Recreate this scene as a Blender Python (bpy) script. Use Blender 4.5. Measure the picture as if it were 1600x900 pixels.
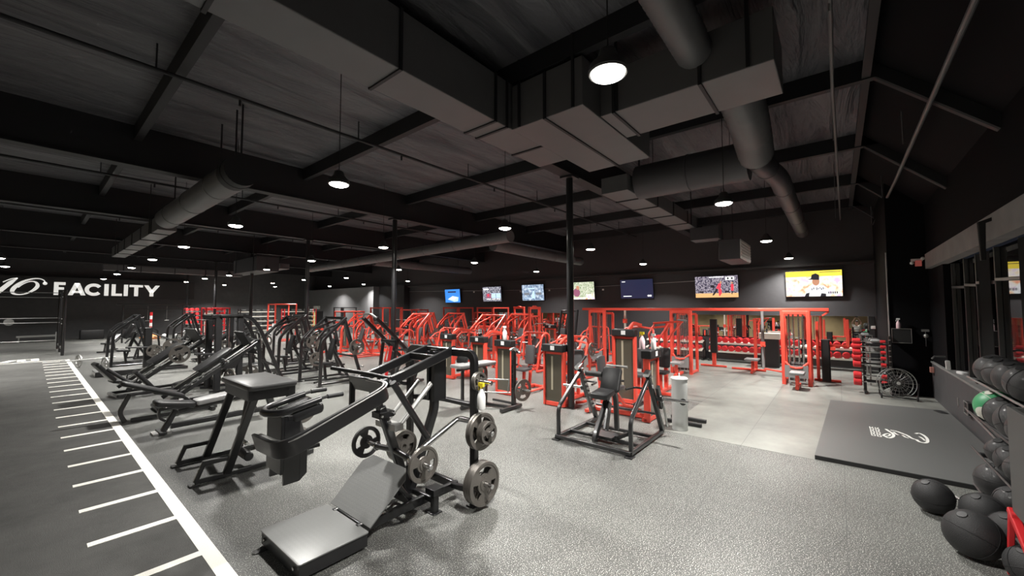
import bpy, math, random
from mathutils import Vector, Matrix
V = Vector
random.seed(7)
for o in list(bpy.data.objects): bpy.data.objects.remove(o)
sc = bpy.context.scene
COL = sc.collection

# ---------------------------------------------------------------- camera
EYE = 2.13                      # the phone is held up high
PITCH = math.atan(30/620.); YAW = math.atan(510/math.hypot(620, 30))
cam = bpy.data.cameras.new('camera'); camo = bpy.data.objects.new('camera', cam); COL.objects.link(camo)
cam.sensor_fit = 'HORIZONTAL'; cam.sensor_width = 36.0; cam.lens = 36.0*620/1600
cam.clip_start = 0.05; cam.clip_end = 200
camo.location = (0, 0, EYE)
camo.rotation_euler = (math.pi/2+PITCH, 0, YAW-math.pi/2)
sc.camera = camo

# ---------------------------------------------------------------- world, exposure
w = bpy.data.worlds.new('world'); sc.world = w; w.use_nodes = True
w.node_tree.nodes['Background'].inputs[0].default_value = (0.02, 0.022, 0.03, 1)
w.node_tree.nodes['Background'].inputs[1].default_value = 0.3
vs = sc.view_settings
vs.view_transform = 'Standard'; vs.look = 'None'; vs.gamma = 1.0; vs.use_curve_mapping = False
vs.exposure = 0.55
LAMP_WATTS = 125

# ---------------------------------------------------------------- materials
MATS = {}
def nmat(name):
    m = bpy.data.materials.new(name); m.use_nodes = True
    MATS[name] = m
    nt = m.node_tree; b = nt.nodes['Principled BSDF']
    return m, nt, b
def flat(name, col, rough=.5, metal=0., spec=.5, coat=0., emit=0., bump=0., bscale=60., var=0.):
    m, nt, b = nmat(name)
    b.inputs['Base Color'].default_value = (*col, 1)
    b.inputs['Roughness'].default_value = rough
    b.inputs['Metallic'].default_value = metal
    b.inputs['Specular IOR Level'].default_value = spec
    if coat: b.inputs['Coat Weight'].default_value = coat; b.inputs['Coat Roughness'].default_value = .2
    if emit:
        b.inputs['Emission Color'].default_value = (*col, 1); b.inputs['Emission Strength'].default_value = emit
    if bump or var:
        tc = nt.nodes.new('ShaderNodeTexCoord'); n = nt.nodes.new('ShaderNodeTexNoise')
        n.inputs['Scale'].default_value = bscale; n.inputs['Detail'].default_value = 3
        nt.links.new(tc.outputs['Object'], n.inputs['Vector'])
        if bump:
            bp = nt.nodes.new('ShaderNodeBump'); bp.inputs['Strength'].default_value = bump; bp.inputs['Distance'].default_value = .01
            nt.links.new(n.outputs['Fac'], bp.inputs['Height']); nt.links.new(bp.outputs['Normal'], b.inputs['Normal'])
        if var:
            mx = nt.nodes.new('ShaderNodeMix'); mx.data_type = 'RGBA'
            mx.inputs[6].default_value = (*[c*(1-var) for c in col], 1); mx.inputs[7].default_value = (*[min(1, c*(1+var)) for c in col], 1)
            nt.links.new(n.outputs['Fac'], mx.inputs[0]); nt.links.new(mx.outputs[2], b.inputs['Base Color'])
    return m
BLK = flat('black_powder_coat', (.006, .006, .007), .38, 0, .6, .6)
BLKM = flat('black_matte_plastic', (.013, .013, .014), .5)
VIN = flat('black_vinyl', (.018, .018, .019), .36, 0, .5, 0, bump=.15, bscale=180)
PADR = flat('charcoal_vinyl', (.075, .075, .078), .33, 0, .6)  # grey lifted above the black vinyl to suggest reflections on the pads
RED = flat('red_powder_coat', (.80, .085, .055), .36, 0, .5)
DRED = flat('dark_red_powder_coat', (.55, .02, .025), .4)
CHR = flat('brushed_chrome', (.72, .72, .72), .22, 1.)
STE = flat('dull_steel', (.45, .45, .44), .42, .9)
PLT = flat('pewter_cast_iron', (.17, .157, .142), .38, .55, .5, bump=.3, bscale=120)
PLTD = flat('dark_cast_iron', (.07, .07, .07), .4, .4, .5, bump=.3, bscale=120)
PAD = flat('grey_vinyl', (.25, .25, .25), .4, 0, .5, .1)
WHT = flat('white_plastic', (.78, .78, .76), .4)
CREAM = flat('cream_painted_steel', (.72, .70, .62), .4)
GRYP = flat('grey_plastic_bin', (.62, .63, .62), .45)
PINK = flat('pinkish_liquid_bottle', (.85, .62, .66), .3)
YEL = flat('yellow_plastic', (.95, .72, .03), .4)
ORG = flat('orange_vinyl', (.8, .25, .05), .5)
SHR = flat('smoked_shroud', (.085, .075, .055), .18, 0, .6, .5)
BELT = flat('tan_belt_strip', (.42, .38, .28), .5)
RUB = flat('black_rubber', (.022, .022, .023), .6, bump=.4, bscale=200)
BALL = flat('black_ball_leather', (.035, .035, .036), .42, 0, .5, .1, bump=.5, bscale=240)
GRN = flat('green_ball_leather', (.06, .32, .14), .45)
TREAD = flat('diamond_tread_grey', (.165, .168, .165), .42, .1)
REDR = flat('red_urethane', (.62, .03, .035), .35, 0, .5, .2)
PAPER = flat('white_paper', (.8, .8, .8), .7)
TURFL = flat('white_turf_paint', (.82, .80, .74), .9, bump=.6, bscale=150, var=.08)
SIGNL = flat('glowing_sign_letter', (.88, .87, .82), .6, emit=.5)  # glow added to bring the letters up to bright white
WPAINT = flat('white_sign_paint', (.85, .84, .80), .6)
MATG = flat('grey_mat_vinyl', (.115, .117, .115), .42, bump=.1, bscale=90)
WALLB = flat('black_painted_wall', (.020, .020, .022), .62, bump=.3, bscale=8, var=.15)
WALLE = flat('screen_wall_paint', (.042, .041, .044), .6, bump=.3, bscale=8, var=.1)
WALLG = flat('charcoal_painted_wall', (.075, .075, .078), .6, bump=.3, bscale=4, var=.2)
WALLL = flat('grey_painted_wall', (.16, .16, .165), .45, var=.1, bscale=1.2)
FASC = flat('charcoal_fascia', (.035, .035, .036), .6)
WALLK = flat('jet_black_wall', (.005, .005, .006), .8, 0, .1)
BEIGE = flat('beige_painted_wall', (.55, .42, .22), .7, var=.2, bscale=1.5)
DUCT = flat('dark_painted_duct', (.055, .053, .058), .5, var=.1, bscale=3)
DUCTL = flat('grey_painted_duct', (.115, .113, .115), .45, var=.1, bscale=3)
BEAM = flat('black_painted_beam', (.012, .012, .014), .6)
PIPE = flat('dark_pipe_paint', (.06, .055, .055), .4)
GLOW = flat('lamp_lens', (1, .96, .86), .5, emit=28)
HOUS = flat('lamp_housing', (.05, .05, .05), .5)
MIRR = flat('mirror_silver', (.82, .83, .83), .01, 1.)
GLASS = flat('black_night_glass', (.006, .006, .007), .03, 0, .6)
MULL = flat('grey_window_metal', (.10, .10, .10), .35, .5)
HEAD = flat('weathered_grey_header', (.22, .22, .215), .7, var=.3, bscale=3)
PANEL = flat('grey_plastic_panel', (.075, .075, .072), .6)
CURT = flat('black_curtain_cloth', (.01, .01, .01), .8)

def floor_mat():
    m, nt, b = nmat('speckled_rubber_floor'); N = nt.nodes; L = nt.links
    geo = N.new('ShaderNodeNewGeometry')
    # fine flecks
    v = N.new('ShaderNodeTexNoise'); v.inputs['Scale'].default_value = 105; v.inputs['Detail'].default_value = 2; v.inputs['Roughness'].default_value = .6
    L.new(geo.outputs['Position'], v.inputs['Vector'])
    r = N.new('ShaderNodeValToRGB'); r.color_ramp.elements[0].position = .57; r.color_ramp.elements[1].position = .63
    r.color_ramp.elements[0].color = (0, 0, 0, 1); r.color_ramp.elements[1].color = (1, 1, 1, 1)
    L.new(v.outputs['Fac'], r.inputs['Fac'])
    # broad scuffing
    s = N.new('ShaderNodeTexNoise'); s.inputs['Scale'].default_value = .55; s.inputs['Detail'].default_value = 5
    L.new(geo.outputs['Position'], s.inputs['Vector'])
    rs = N.new('ShaderNodeValToRGB'); rs.color_ramp.elements[0].position = .35; rs.color_ramp.elements[1].position = .7
    rs.color_ramp.elements[0].color = (.065, .066, .063, 1); rs.color_ramp.elements[1].color = (.125, .128, .120, 1)
    L.new(s.outputs['Fac'], rs.inputs['Fac'])
    fl = N.new('ShaderNodeMix'); fl.data_type = 'RGBA'; fl.inputs[7].default_value = (.80, .80, .74, 1)
    mul = N.new('ShaderNodeMath'); mul.operation = 'MULTIPLY'; mul.inputs[1].default_value = .8
    L.new(r.outputs['Color'], mul.inputs[0]); L.new(mul.outputs[0], fl.inputs[0]); L.new(rs.outputs['Color'], fl.inputs[6])
    # seams of the 1.22 m tiles
    sep = N.new('ShaderNodeSeparateXYZ'); L.new(geo.outputs['Position'], sep.inputs[0])
    seams = []
    for ax, per in ((0, 1.22*2), (1, 1.22)):
        d = N.new('ShaderNodeMath'); d.operation = 'DIVIDE'; d.inputs[1].default_value = per; L.new(sep.outputs[ax], d.inputs[0])
        f = N.new('ShaderNodeMath'); f.operation = 'FRACT'; L.new(d.outputs[0], f.inputs[0])
        c = N.new('ShaderNodeMath'); c.operation = 'LESS_THAN'; c.inputs[1].default_value = .008/per; L.new(f.outputs[0], c.inputs[0]); seams.append(c)
    mx = N.new('ShaderNodeMath'); mx.operation = 'MAXIMUM'; L.new(seams[0].outputs[0], mx.inputs[0]); L.new(seams[1].outputs[0], mx.inputs[1])
    m2 = N.new('ShaderNodeMath'); m2.operation = 'MULTIPLY'; m2.inputs[1].default_value = .45; L.new(mx.outputs[0], m2.inputs[0])
    # the rubber beside the turf set darker, with a ragged edge
    g1 = N.new('ShaderNodeTexNoise'); g1.inputs['Scale'].default_value = .8; g1.inputs['Detail'].default_value = 4; L.new(geo.outputs['Position'], g1.inputs['Vector'])
    g2 = N.new('ShaderNodeMath'); g2.operation = 'MULTIPLY_ADD'; g2.inputs[1].default_value = 3.2; g2.inputs[2].default_value = -1.6; L.new(g1.outputs['Fac'], g2.inputs[0])
    g3 = N.new('ShaderNodeMath'); g3.operation = 'ADD'; L.new(sep.outputs[0], g3.inputs[0]); L.new(g2.outputs[0], g3.inputs[1])
    g4 = N.new('ShaderNodeMapRange'); g4.interpolation_type = 'SMOOTHSTEP'; g4.inputs['From Min'].default_value = 1.5; g4.inputs['From Max'].default_value = 3.4; g4.inputs['To Min'].default_value = .5; g4.inputs['To Max'].default_value = 1.0
    L.new(g3.outputs[0], g4.inputs['Value'])
    g5 = N.new('ShaderNodeMix'); g5.data_type = 'RGBA'; g5.blend_type = 'MULTIPLY'; g5.inputs[0].default_value = 1; L.new(fl.outputs[2], g5.inputs[6]); L.new(g4.outputs['Result'], g5.inputs[7]); fl = g5
    out = N.new('ShaderNodeMix'); out.data_type = 'RGBA'; out.inputs[7].default_value = (.06, .06, .06, 1)
    L.new(m2.outputs[0], out.inputs[0]); L.new(fl.outputs[2], out.inputs[6]); L.new(out.outputs[2], b.inputs['Base Color'])
    b.inputs['Roughness'].default_value = .46; b.inputs['Specular IOR Level'].default_value = .5
    bp = N.new('ShaderNodeBump'); bp.inputs['Strength'].default_value = .08; bp.inputs['Distance'].default_value = .003
    L.new(v.outputs['Fac'], bp.inputs['Height']); L.new(bp.outputs['Normal'], b.inputs['Normal'])
    return m
FLOOR = floor_mat()
def plain_tile_mat():
    m, nt, b = nmat('plain_rubber_tile'); N = nt.nodes; L = nt.links
    geo = N.new('ShaderNodeNewGeometry')
    s = N.new('ShaderNodeTexNoise'); s.inputs['Scale'].default_value = .9; s.inputs['Detail'].default_value = 7; s.inputs['Roughness'].default_value = .65
    L.new(geo.outputs['Position'], s.inputs['Vector'])
    r = N.new('ShaderNodeValToRGB'); r.color_ramp.elements[0].position = .3; r.color_ramp.elements[1].position = .72
    r.color_ramp.elements[0].color = (.15, .152, .141, 1); r.color_ramp.elements[1].color = (.30, .305, .277, 1)
    L.new(s.outputs['Fac'], r.inputs['Fac'])
    sep = N.new('ShaderNodeSeparateXYZ'); L.new(geo.outputs['Position'], sep.inputs[0])
    d = N.new('ShaderNodeMath'); d.operation = 'DIVIDE'; d.inputs[1].default_value = 1.22; L.new(sep.outputs[1], d.inputs[0])
    f = N.new('ShaderNodeMath'); f.operation = 'FRACT'; L.new(d.outputs[0], f.inputs[0])
    c = N.new('ShaderNodeMath'); c.operation = 'LESS_THAN'; c.inputs[1].default_value = .009; L.new(f.outputs[0], c.inputs[0])
    m2 = N.new('ShaderNodeMath'); m2.operation = 'MULTIPLY'; m2.inputs[1].default_value = .5; L.new(c.outputs[0], m2.inputs[0])
    out = N.new('ShaderNodeMix'); out.data_type = 'RGBA'; out.inputs[7].default_value = (.07, .07, .07, 1)
    L.new(m2.outputs[0], out.inputs[0]); L.new(r.outputs['Color'], out.inputs[6]); L.new(out.outputs[2], b.inputs['Base Color'])
    b.inputs['Roughness'].default_value = .40; b.inputs['Specular IOR Level'].default_value = .6
    return m
PTILE = plain_tile_mat()
def turf_mat():
    m, nt, b = nmat('charcoal_turf'); N = nt.nodes; L = nt.links
    geo = N.new('ShaderNodeNewGeometry')
    s = N.new('ShaderNodeTexNoise'); s.inputs['Scale'].default_value = 1.3; s.inputs['Detail'].default_value = 8; s.inputs['Roughness'].default_value = .7
    L.new(geo.outputs['Position'], s.inputs['Vector'])
    r = N.new('ShaderNodeValToRGB'); r.color_ramp.elements[0].position = .3; r.color_ramp.elements[1].position = .75
    r.color_ramp.elements[0].color = (.085, .085, .082, 1); r.color_ramp.elements[1].color = (.135, .133, .128, 1)
    L.new(s.outputs['Fac'], r.inputs['Fac']); L.new(r.outputs['Color'], b.inputs['Base Color'])
    n = N.new('ShaderNodeTexNoise'); n.inputs['Scale'].default_value = 300; L.new(geo.outputs['Position'], n.inputs['Vector'])
    bp = N.new('ShaderNodeBump'); bp.inputs['Strength'].default_value = .8; bp.inputs['Distance'].default_value = .01
    L.new(n.outputs['Fac'], bp.inputs['Height']); L.new(bp.outputs['Normal'], b.inputs['Normal'])
    b.inputs['Roughness'].default_value = .95; b.inputs['Specular IOR Level'].default_value = .1
    return m
TURF = turf_mat()
def deck_mat():
    m, nt, b = nmat('draped_ceiling_insulation'); N = nt.nodes; L = nt.links
    geo = N.new('ShaderNodeNewGeometry')
    mp = N.new('ShaderNodeMapping'); mp.inputs['Scale'].default_value = (.45, 2.6, 1); L.new(geo.outputs['Position'], mp.inputs['Vector'])
    s = N.new('ShaderNodeTexNoise'); s.inputs['Scale'].default_value = 1.0; s.inputs['Detail'].default_value = 5; s.inputs['Distortion'].default_value = .6
    L.new(mp.outputs['Vector'], s.inputs['Vector'])
    r = N.new('ShaderNodeValToRGB'); r.color_ramp.elements[0].position = .3; r.color_ramp.elements[1].position = .7
    r.color_ramp.elements[0].color = (.052, .052, .060, 1); r.color_ramp.elements[1].color = (.135, .132, .142, 1)
    L.new(s.outputs['Fac'], r.inputs['Fac']); L.new(r.outputs['Color'], b.inputs['Base Color'])
    bp = N.new('ShaderNodeBump'); bp.inputs['Strength'].default_value = 1; bp.inputs['Distance'].default_value = .25
    L.new(s.outputs['Fac'], bp.inputs['Height']); L.new(bp.outputs['Normal'], b.inputs['Normal'])
    b.inputs['Roughness'].default_value = .6
    return m
DECK = deck_mat()
def dark_tile_mat():
    m, nt, b = nmat('dark_rubber_border'); N = nt.nodes; L = nt.links
    geo = N.new('ShaderNodeNewGeometry')
    s = N.new('ShaderNodeTexNoise'); s.inputs['Scale'].default_value = 1.6; s.inputs['Detail'].default_value = 6; L.new(geo.outputs['Position'], s.inputs['Vector'])
    r = N.new('ShaderNodeValToRGB'); r.color_ramp.elements[0].position = .35; r.color_ramp.elements[1].position = .7
    r.color_ramp.elements[0].color = (.05, .05, .048, 1); r.color_ramp.elements[1].color = (.095, .096, .09, 1); L.new(s.outputs['Fac'], r.inputs['Fac'])
    f = N.new('ShaderNodeTexNoise'); f.inputs['Scale'].default_value = 110; L.new(geo.outputs['Position'], f.inputs['Vector'])
    q = N.new('ShaderNodeValToRGB'); q.color_ramp.elements[0].position = .60; q.color_ramp.elements[1].position = .68
    q.color_ramp.elements[0].color = (0, 0, 0, 1); q.color_ramp.elements[1].color = (.55, .55, .55, 1); L.new(f.outputs['Fac'], q.inputs['Fac'])
    mx = N.new('ShaderNodeMix'); mx.data_type = 'RGBA'; mx.inputs[7].default_value = (.4, .4, .38, 1); L.new(q.outputs['Color'], mx.inputs[0]); L.new(r.outputs['Color'], mx.inputs[6])
    L.new(mx.outputs[2], b.inputs['Base Color']); b.inputs['Roughness'].default_value = .6; b.inputs['Specular IOR Level'].default_value = .35
    return m
DTILE = dark_tile_mat()
def tread_bump():
    nt = TREAD.node_tree; b = nt.nodes['Principled BSDF']; N = nt.nodes; L = nt.links
    geo = N.new('ShaderNodeNewGeometry'); mp = N.new('ShaderNodeMapping'); mp.inputs['Rotation'].default_value = (0, 0, .785); mp.inputs['Scale'].default_value = (32, 32, 32)
    L.new(geo.outputs['Position'], mp.inputs['Vector'])
    c = N.new('ShaderNodeTexChecker'); c.inputs['Scale'].default_value = 1; L.new(mp.outputs['Vector'], c.inputs['Vector'])
    bp = N.new('ShaderNodeBump'); bp.inputs['Strength'].default_value = .35; bp.inputs['Distance'].default_value = .002
    L.new(c.outputs['Fac'], bp.inputs['Height']); L.new(bp.outputs['Normal'], b.inputs['Normal'])
tread_bump()

# ---------------------------------------------------------------- mesh builder
def frame_of(d, side=None):
    d = V(d).normalized()
    if side is None:
        side = V((0, 0, 1)) if abs(d.z) < .9 else V((1, 0, 0))
        u = d.cross(side).normalized()
    else:
        u = V(side); u = (u - d*u.dot(d)).normalized()
    return d, u, d.cross(u).normalized()
def fillet(pts, r, seg=5):
    pts = [V(p) for p in pts]
    if r <= 0 or len(pts) < 3: return pts
    out = [pts[0]]
    for i in range(1, len(pts)-1):
        a, b, c = pts[i-1], pts[i], pts[i+1]
        d1 = (a-b); d2 = (c-b); l = min(r, d1.length*.49, d2.length*.49)
        p1 = b+d1.normalized()*l; p2 = b+d2.normalized()*l
        for k in range(seg+1):
            t = k/seg; out.append(p1*(1-t)**2 + b*2*t*(1-t) + p2*t*t)
    out.append(pts[-1]); return out
def spline(pts, n=6):
    pts = [V(p) for p in pts]; P = [pts[0]*2-pts[1]]+pts+[pts[-1]*2-pts[-2]]; out = []
    for i in range(1, len(P)-2):
        for k in range(n):
            t = k/n; a, b, c, d = P[i-1:i+3]
            out.append(.5*((2*b)+(c-a)*t+(2*a-5*b+4*c-d)*t*t+(3*b-a-3*c+d)*t**3))
    out.append(pts[-1]); return out
KIDS = {}
class MB:
    def __init__(s): s.v = []; s.f = []; s.mi = []; s.cur = 0
    def add(s, vs, fs):
        n = len(s.v); s.v += [V(v) for v in vs]
        for f in fs: s.f.append([i+n for i in f]); s.mi.append(s.cur)
        return s
    def box(s, x0, x1, y0, y1, z0, z1):
        return s.add([(x, y, z) for x in (x0, x1) for y in (y0, y1) for z in (z0, z1)],
                     [(0, 1, 3, 2), (4, 6, 7, 5), (0, 4, 5, 1), (2, 3, 7, 6), (0, 2, 6, 4), (1, 5, 7, 3)])
    def sweep(s, pts, prof, side=None, close=False):
        pts = [V(p) for p in pts]; n = len(prof); m = len(pts); vs = []
        pu = None
        for i, p in enumerate(pts):
            if close: t = (pts[(i+1) % m]-pts[i-1])
            else: t = (pts[min(i+1, m-1)]-pts[max(i-1, 0)])
            t.normalize()
            if side is not None: d, u, w_ = frame_of(t, side)
            else:
                if pu is None: d, u, w_ = frame_of(t)
                else: d, u, w_ = frame_of(t, pu)
                pu = u
            k = 1.0
            if 0 < i < m-1 or close:
                a = (pts[i]-pts[i-1]).normalized(); k = 1/max(.5, a.dot(t))
            for (a_, b_) in prof:
                if side is not None: vs.append(p+u*a_+w_*b_*k)
                else: vs.append(p+u*a_+w_*b_)
        fs = []
        for i in range(m if close else m-1):
            j = (i+1) % m
            for q in range(n):
                r_ = (q+1) % n; fs.append((i*n+q, i*n+r_, j*n+r_, j*n+q))
        if not close: fs.append(tuple(range(n-1, -1, -1))); fs.append(tuple((m-1)*n+q for q in range(n)))
        return s.add(vs, fs)
    def rect(s, pts, a, b=None, side=None, r=0, c=None):
        """rectangular tube: a = size along side, b = across"""
        b = b or a; c = min(a, b)*.14 if c is None else c; h, k = a/2, b/2
        prof = [(h-c, -k), (h, -k+c), (h, k-c), (h-c, k), (-h+c, k), (-h, k-c), (-h, -k+c), (-h+c, -k)]
        return s.sweep(fillet(pts, r), prof, side if side is not None else frame_of(V(pts[1])-V(pts[0]))[1])
    def tube(s, pts, r, n=10, fil=0, close=False):
        return s.sweep(fillet(pts, fil), [(r*math.cos(2*math.pi*i/n), r*math.sin(2*math.pi*i/n)) for i in range(n)], None, close)
    def lathe(s, c, axis, prof, n=24):
        d, u, w_ = frame_of(axis); c = V(c); vs = []
        for (r, h) in prof:
            for i in range(n):
                a = 2*math.pi*i/n; vs.append(c+d*h+(u*math.cos(a)+w_*math.sin(a))*max(r, 1e-4))
        fs = []
        for k in range(len(prof)-1):
            for i in range(n):
                j = (i+1) % n; fs.append((k*n+i, k*n+j, (k+1)*n+j, (k+1)*n+i))
        fs.append(tuple(range(n-1, -1, -1))); fs.append(tuple((len(prof)-1)*n+i for i in range(n)))
        return s.add(vs, fs)
    def cyl(s, p, q, r, n=16):
        p, q = V(p), V(q); L_ = (q-p).length
        c = min(r*.15, L_*.2)
        return s.lathe(p, q-p, [(r-c, 0), (r, c), (r, L_-c), (r-c, L_)], n)
    def ell(s, c, r, n=20, m=10, axis=(0, 0, 1)):
        r = (r, r, r) if not hasattr(r, '__len__') else r
        vs = []; fs = []; c = V(c)
        for j in range(m+1):
            th = math.pi*j/m
            for i in range(n):
                a = 2*math.pi*i/n; vs.append(c+V((r[0]*math.sin(th)*math.cos(a), r[1]*math.sin(th)*math.sin(a), r[2]*math.cos(th))))
        for j in range(m):
            for i in range(n):
                k = (i+1) % n; fs.append((j*n+i, (j+1)*n+i, (j+1)*n+k, j*n+k))
        return s.add(vs, fs)
    def slab(s, c, u, v, lu, lv, t, rc=.03, e=.012):
        """cushion: centre c, in-plane axes u, v, thickness t"""
        u = V(u).normalized(); v = V(v); v = (v-u*v.dot(u)).normalized(); n = u.cross(v); c = V(c)
        def ring(ins, h):
            out = []; a, b = lu/2-ins, lv/2-ins; r = max(rc-ins, .002)
            for (sx, sy, a0) in ((1, 1, 0), (-1, 1, 90), (-1, -1, 180), (1, -1, 270)):
                for k in range(4):
                    an = math.radians(a0+k*30); out.append(c+u*(sx*(a-r)+r*math.cos(an))+v*(sy*(b-r)+r*math.sin(an))+n*h)
            return out
        rings = [ring(e, -t/2), ring(e*.3, -t/2+e*.3), ring(0, -t/2+e), ring(0, t/2-e), ring(e*.3, t/2-e*.3), ring(e, t/2)]
        vs = [p for r_ in rings for p in r_]; m = 16; fs = []
        for k in range(5):
            for i in range(m): j = (i+1) % m; fs.append((k*m+i, k*m+j, (k+1)*m+j, (k+1)*m+i))
        fs.append(tuple(range(m-1, -1, -1))); fs.append(tuple(5*m+i for i in range(m)))
        return s.add(vs, fs)
    def prism(s, poly, ext):
        n = len(poly); ext = V(ext); p = [V(q) for q in poly]
        fs = [tuple(range(n-1, -1, -1)), tuple(range(n, 2*n))]+[(i, (i+1) % n, n+(i+1) % n, n+i) for i in range(n)]
        return s.add(p+[q+ext for q in p], fs)
    def ribbon(s, pts, wid, nrm, t):
        """flat painted stroke"""
        nrm = V(nrm).normalized(); pts = [V(p) for p in pts]; m = len(pts); vs = []
        for i, p in enumerate(pts):
            d = (pts[min(i+1, m-1)]-pts[max(i-1, 0)]).normalized(); u = d.cross(nrm).normalized()
            w_ = wid[i] if hasattr(wid, '__len__') else wid
            vs += [p+u*w_/2, p-u*w_/2, p-u*w_/2+nrm*t, p+u*w_/2+nrm*t]
        fs = [(3, 2, 1, 0), tuple((m-1)*4+k for k in range(4))]
        for i in range(m-1):
            for k in range(4): fs.append((i*4+k, i*4+(k+1) % 4, (i+1)*4+(k+1) % 4, (i+1)*4+k))
        return s.add(vs, fs)
    def build(s, name, mat, parent=None, world=True, ang=35, bev=0):
        me = bpy.data.meshes.new(name)
        vs = s.v
        if parent is not None and world:
            im = wm(parent).inverted(); vs = [im @ v for v in s.v]
        me.from_pydata([tuple(v) for v in vs], [], s.f)
        mats = mat if isinstance(mat, (list, tuple)) else [mat]
        for m in mats: me.materials.append(m)
        if len(mats) > 1: me.polygons.foreach_set('material_index', s.mi)
        me.validate()
        import bmesh
        bm = bmesh.new(); bm.from_mesh(me); bmesh.ops.recalc_face_normals(bm, faces=bm.faces); bm.to_mesh(me); bm.free()
        me.shade_smooth(); me.set_sharp_from_angle(angle=math.radians(ang))
        o = bpy.data.objects.new(name, me); COL.objects.link(o)
        if parent is not None: o.parent = parent; KIDS.setdefault(parent.name, []).append(o)
        if bev:
            b = o.modifiers.new('bevel', 'BEVEL'); b.width = bev; b.segments = 2; b.limit_method = 'ANGLE'
        return o
def pieces(mb, name, mat, parent=None, **kw):
    """builds each separate piece of a builder as an object of its own"""
    par = list(range(len(mb.v)))
    def find(i):
        while par[i] != i: par[i] = par[par[i]]; i = par[i]
        return i
    for f in mb.f:
        for i in f[1:]: par[find(i)] = find(f[0])
    gr = {}
    for k, f in enumerate(mb.f): gr.setdefault(find(f[0]), []).append(f)
    for fs in gr.values():
        ids = sorted({i for f in fs for i in f}); mp = {i: j for j, i in enumerate(ids)}
        q = MB(); q.add([mb.v[i] for i in ids], [[mp[i] for i in f] for f in fs]); q.build(name, mat, parent, **kw)
def wm(o):
    m = Matrix.LocRotScale(o.location, o.rotation_euler, o.scale)
    return (wm(o.parent) @ m) if o.parent else m
def tag(o, label, cat, group=None):
    o['label'] = label; o['category'] = cat
    if group: o['group'] = group
    return o
def thing(name, label, cat, loc, rot=0, group=None):
    o = bpy.data.objects.new(name, None); COL.objects.link(o); o.location = loc; o.rotation_euler = (0, 0, math.radians(rot))
    o.empty_display_size = .1
    return tag(o, label, cat, group)
def structure(o): o['kind'] = 'structure'; return o
def copy_tree(o, parent=None):
    c = o.copy(); COL.objects.link(c)
    if parent is not None: c.parent = parent; KIDS.setdefault(parent.name, []).append(c)
    for ch in list(KIDS.get(o.name, [])): copy_tree(ch, c)
    return c
ORD = ['first', 'second', 'third', 'fourth', 'fifth', 'sixth', 'seventh', 'eighth', 'ninth', 'tenth', 'eleventh', 'twelfth',
       'thirteenth', 'fourteenth', 'fifteenth', 'sixteenth', 'seventeenth', 'eighteenth', 'nineteenth', 'twentieth',
       'twenty-first', 'twenty-second', 'twenty-third', 'twenty-fourth', 'twenty-fifth', 'twenty-sixth', 'twenty-seventh', 'twenty-eighth', 'twenty-ninth', 'thirtieth']
def sbox(name, m, *b): return structure(MB().box(*b).build(name, m))
# ================================================================ the room
XW, YS, YN, ZC = 18.1, -1.67, 40.0, 5.8
sbox('floor', FLOOR, -9, 19, -3, 41.5, -.2, 0)
sbox('floor_turf', TURF, -9, 1.02, -3, 24.05, 0, .012)
MB_ = MB().box(1.02, 1.13, -3, 24.15, 0, .014); MB_.box(-9, 1.02, 24.05, 24.15, 0, .014)
structure(MB_.build('trim_1', TURFL))
MB_ = MB()
for k in range(-2, 22): MB_.box(.41, 1.02, 4.31+.914*k-.045, 4.31+.914*k+.045, .012, .016)
structure(MB_.build('trim_2', TURFL))
MB_ = MB()      # large painted numerals beyond the turf, too far off to read
for pts in ([(-.55, 24.7), (-.3, 25.6)], [(-.1, 24.7), (-.1, 25.6), (.25, 25.6), (.25, 24.7), (-.1, 24.7)], [(-.95, 24.7), (-.7, 25.6), (-.75, 24.9)]):
    MB_.ribbon([(x, y, 0) for x, y in pts], .22, (0, 0, 1), .006)
structure(MB_.build('trim_3', TURFL))
sbox('floor_lane', FLOOR, -9, .9, 24.6, 30.9, 0, .004)
sbox('floor_plain', PTILE, 7.05, 18.1, -1.67, 2.44, 0, .003)
sbox('floor_plain_far', PTILE, 9.76, 18.1, 2.44, 6.1, 0, .003)
structure(MB().box(-9, 19, -3, 41.5, ZC, ZC+.2).build('ceiling', DECK))
sbox('wall_east', WALLE, XW, XW+.3, -3, 41.5, 0, ZC)
sbox('wall_pier', WALLK, 13.65, XW, YS-.3, -.98, 0, ZC)
sbox('wall_north', WALLG, -9, 19, YN+.3, YN+.6, 0, ZC)
sbox('wall_west', BEIGE, -9.3, -9, -3, 41.5, 0, 3.2)
sbox('wall_west_upper', WALLB, -9.3, -9, -3, 41.5, 3.2, ZC)
sbox('wall_room_block', WALLL, 17.2, 18.1, 28.9, 40.3, 0, 3.75)
sbox('wall_room_column', WALLL, 17.1, 18.1, 28.1, 28.9, 0, 3.75)
sbox('wall_recess', BEAM, 17.6, 18.1, 24.8, 28.1, 0, 3.75)
sbox('trim_cornice', FASC, 17.9, 18.1, -.98, 24.8, 3.62, 3.70)
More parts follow.
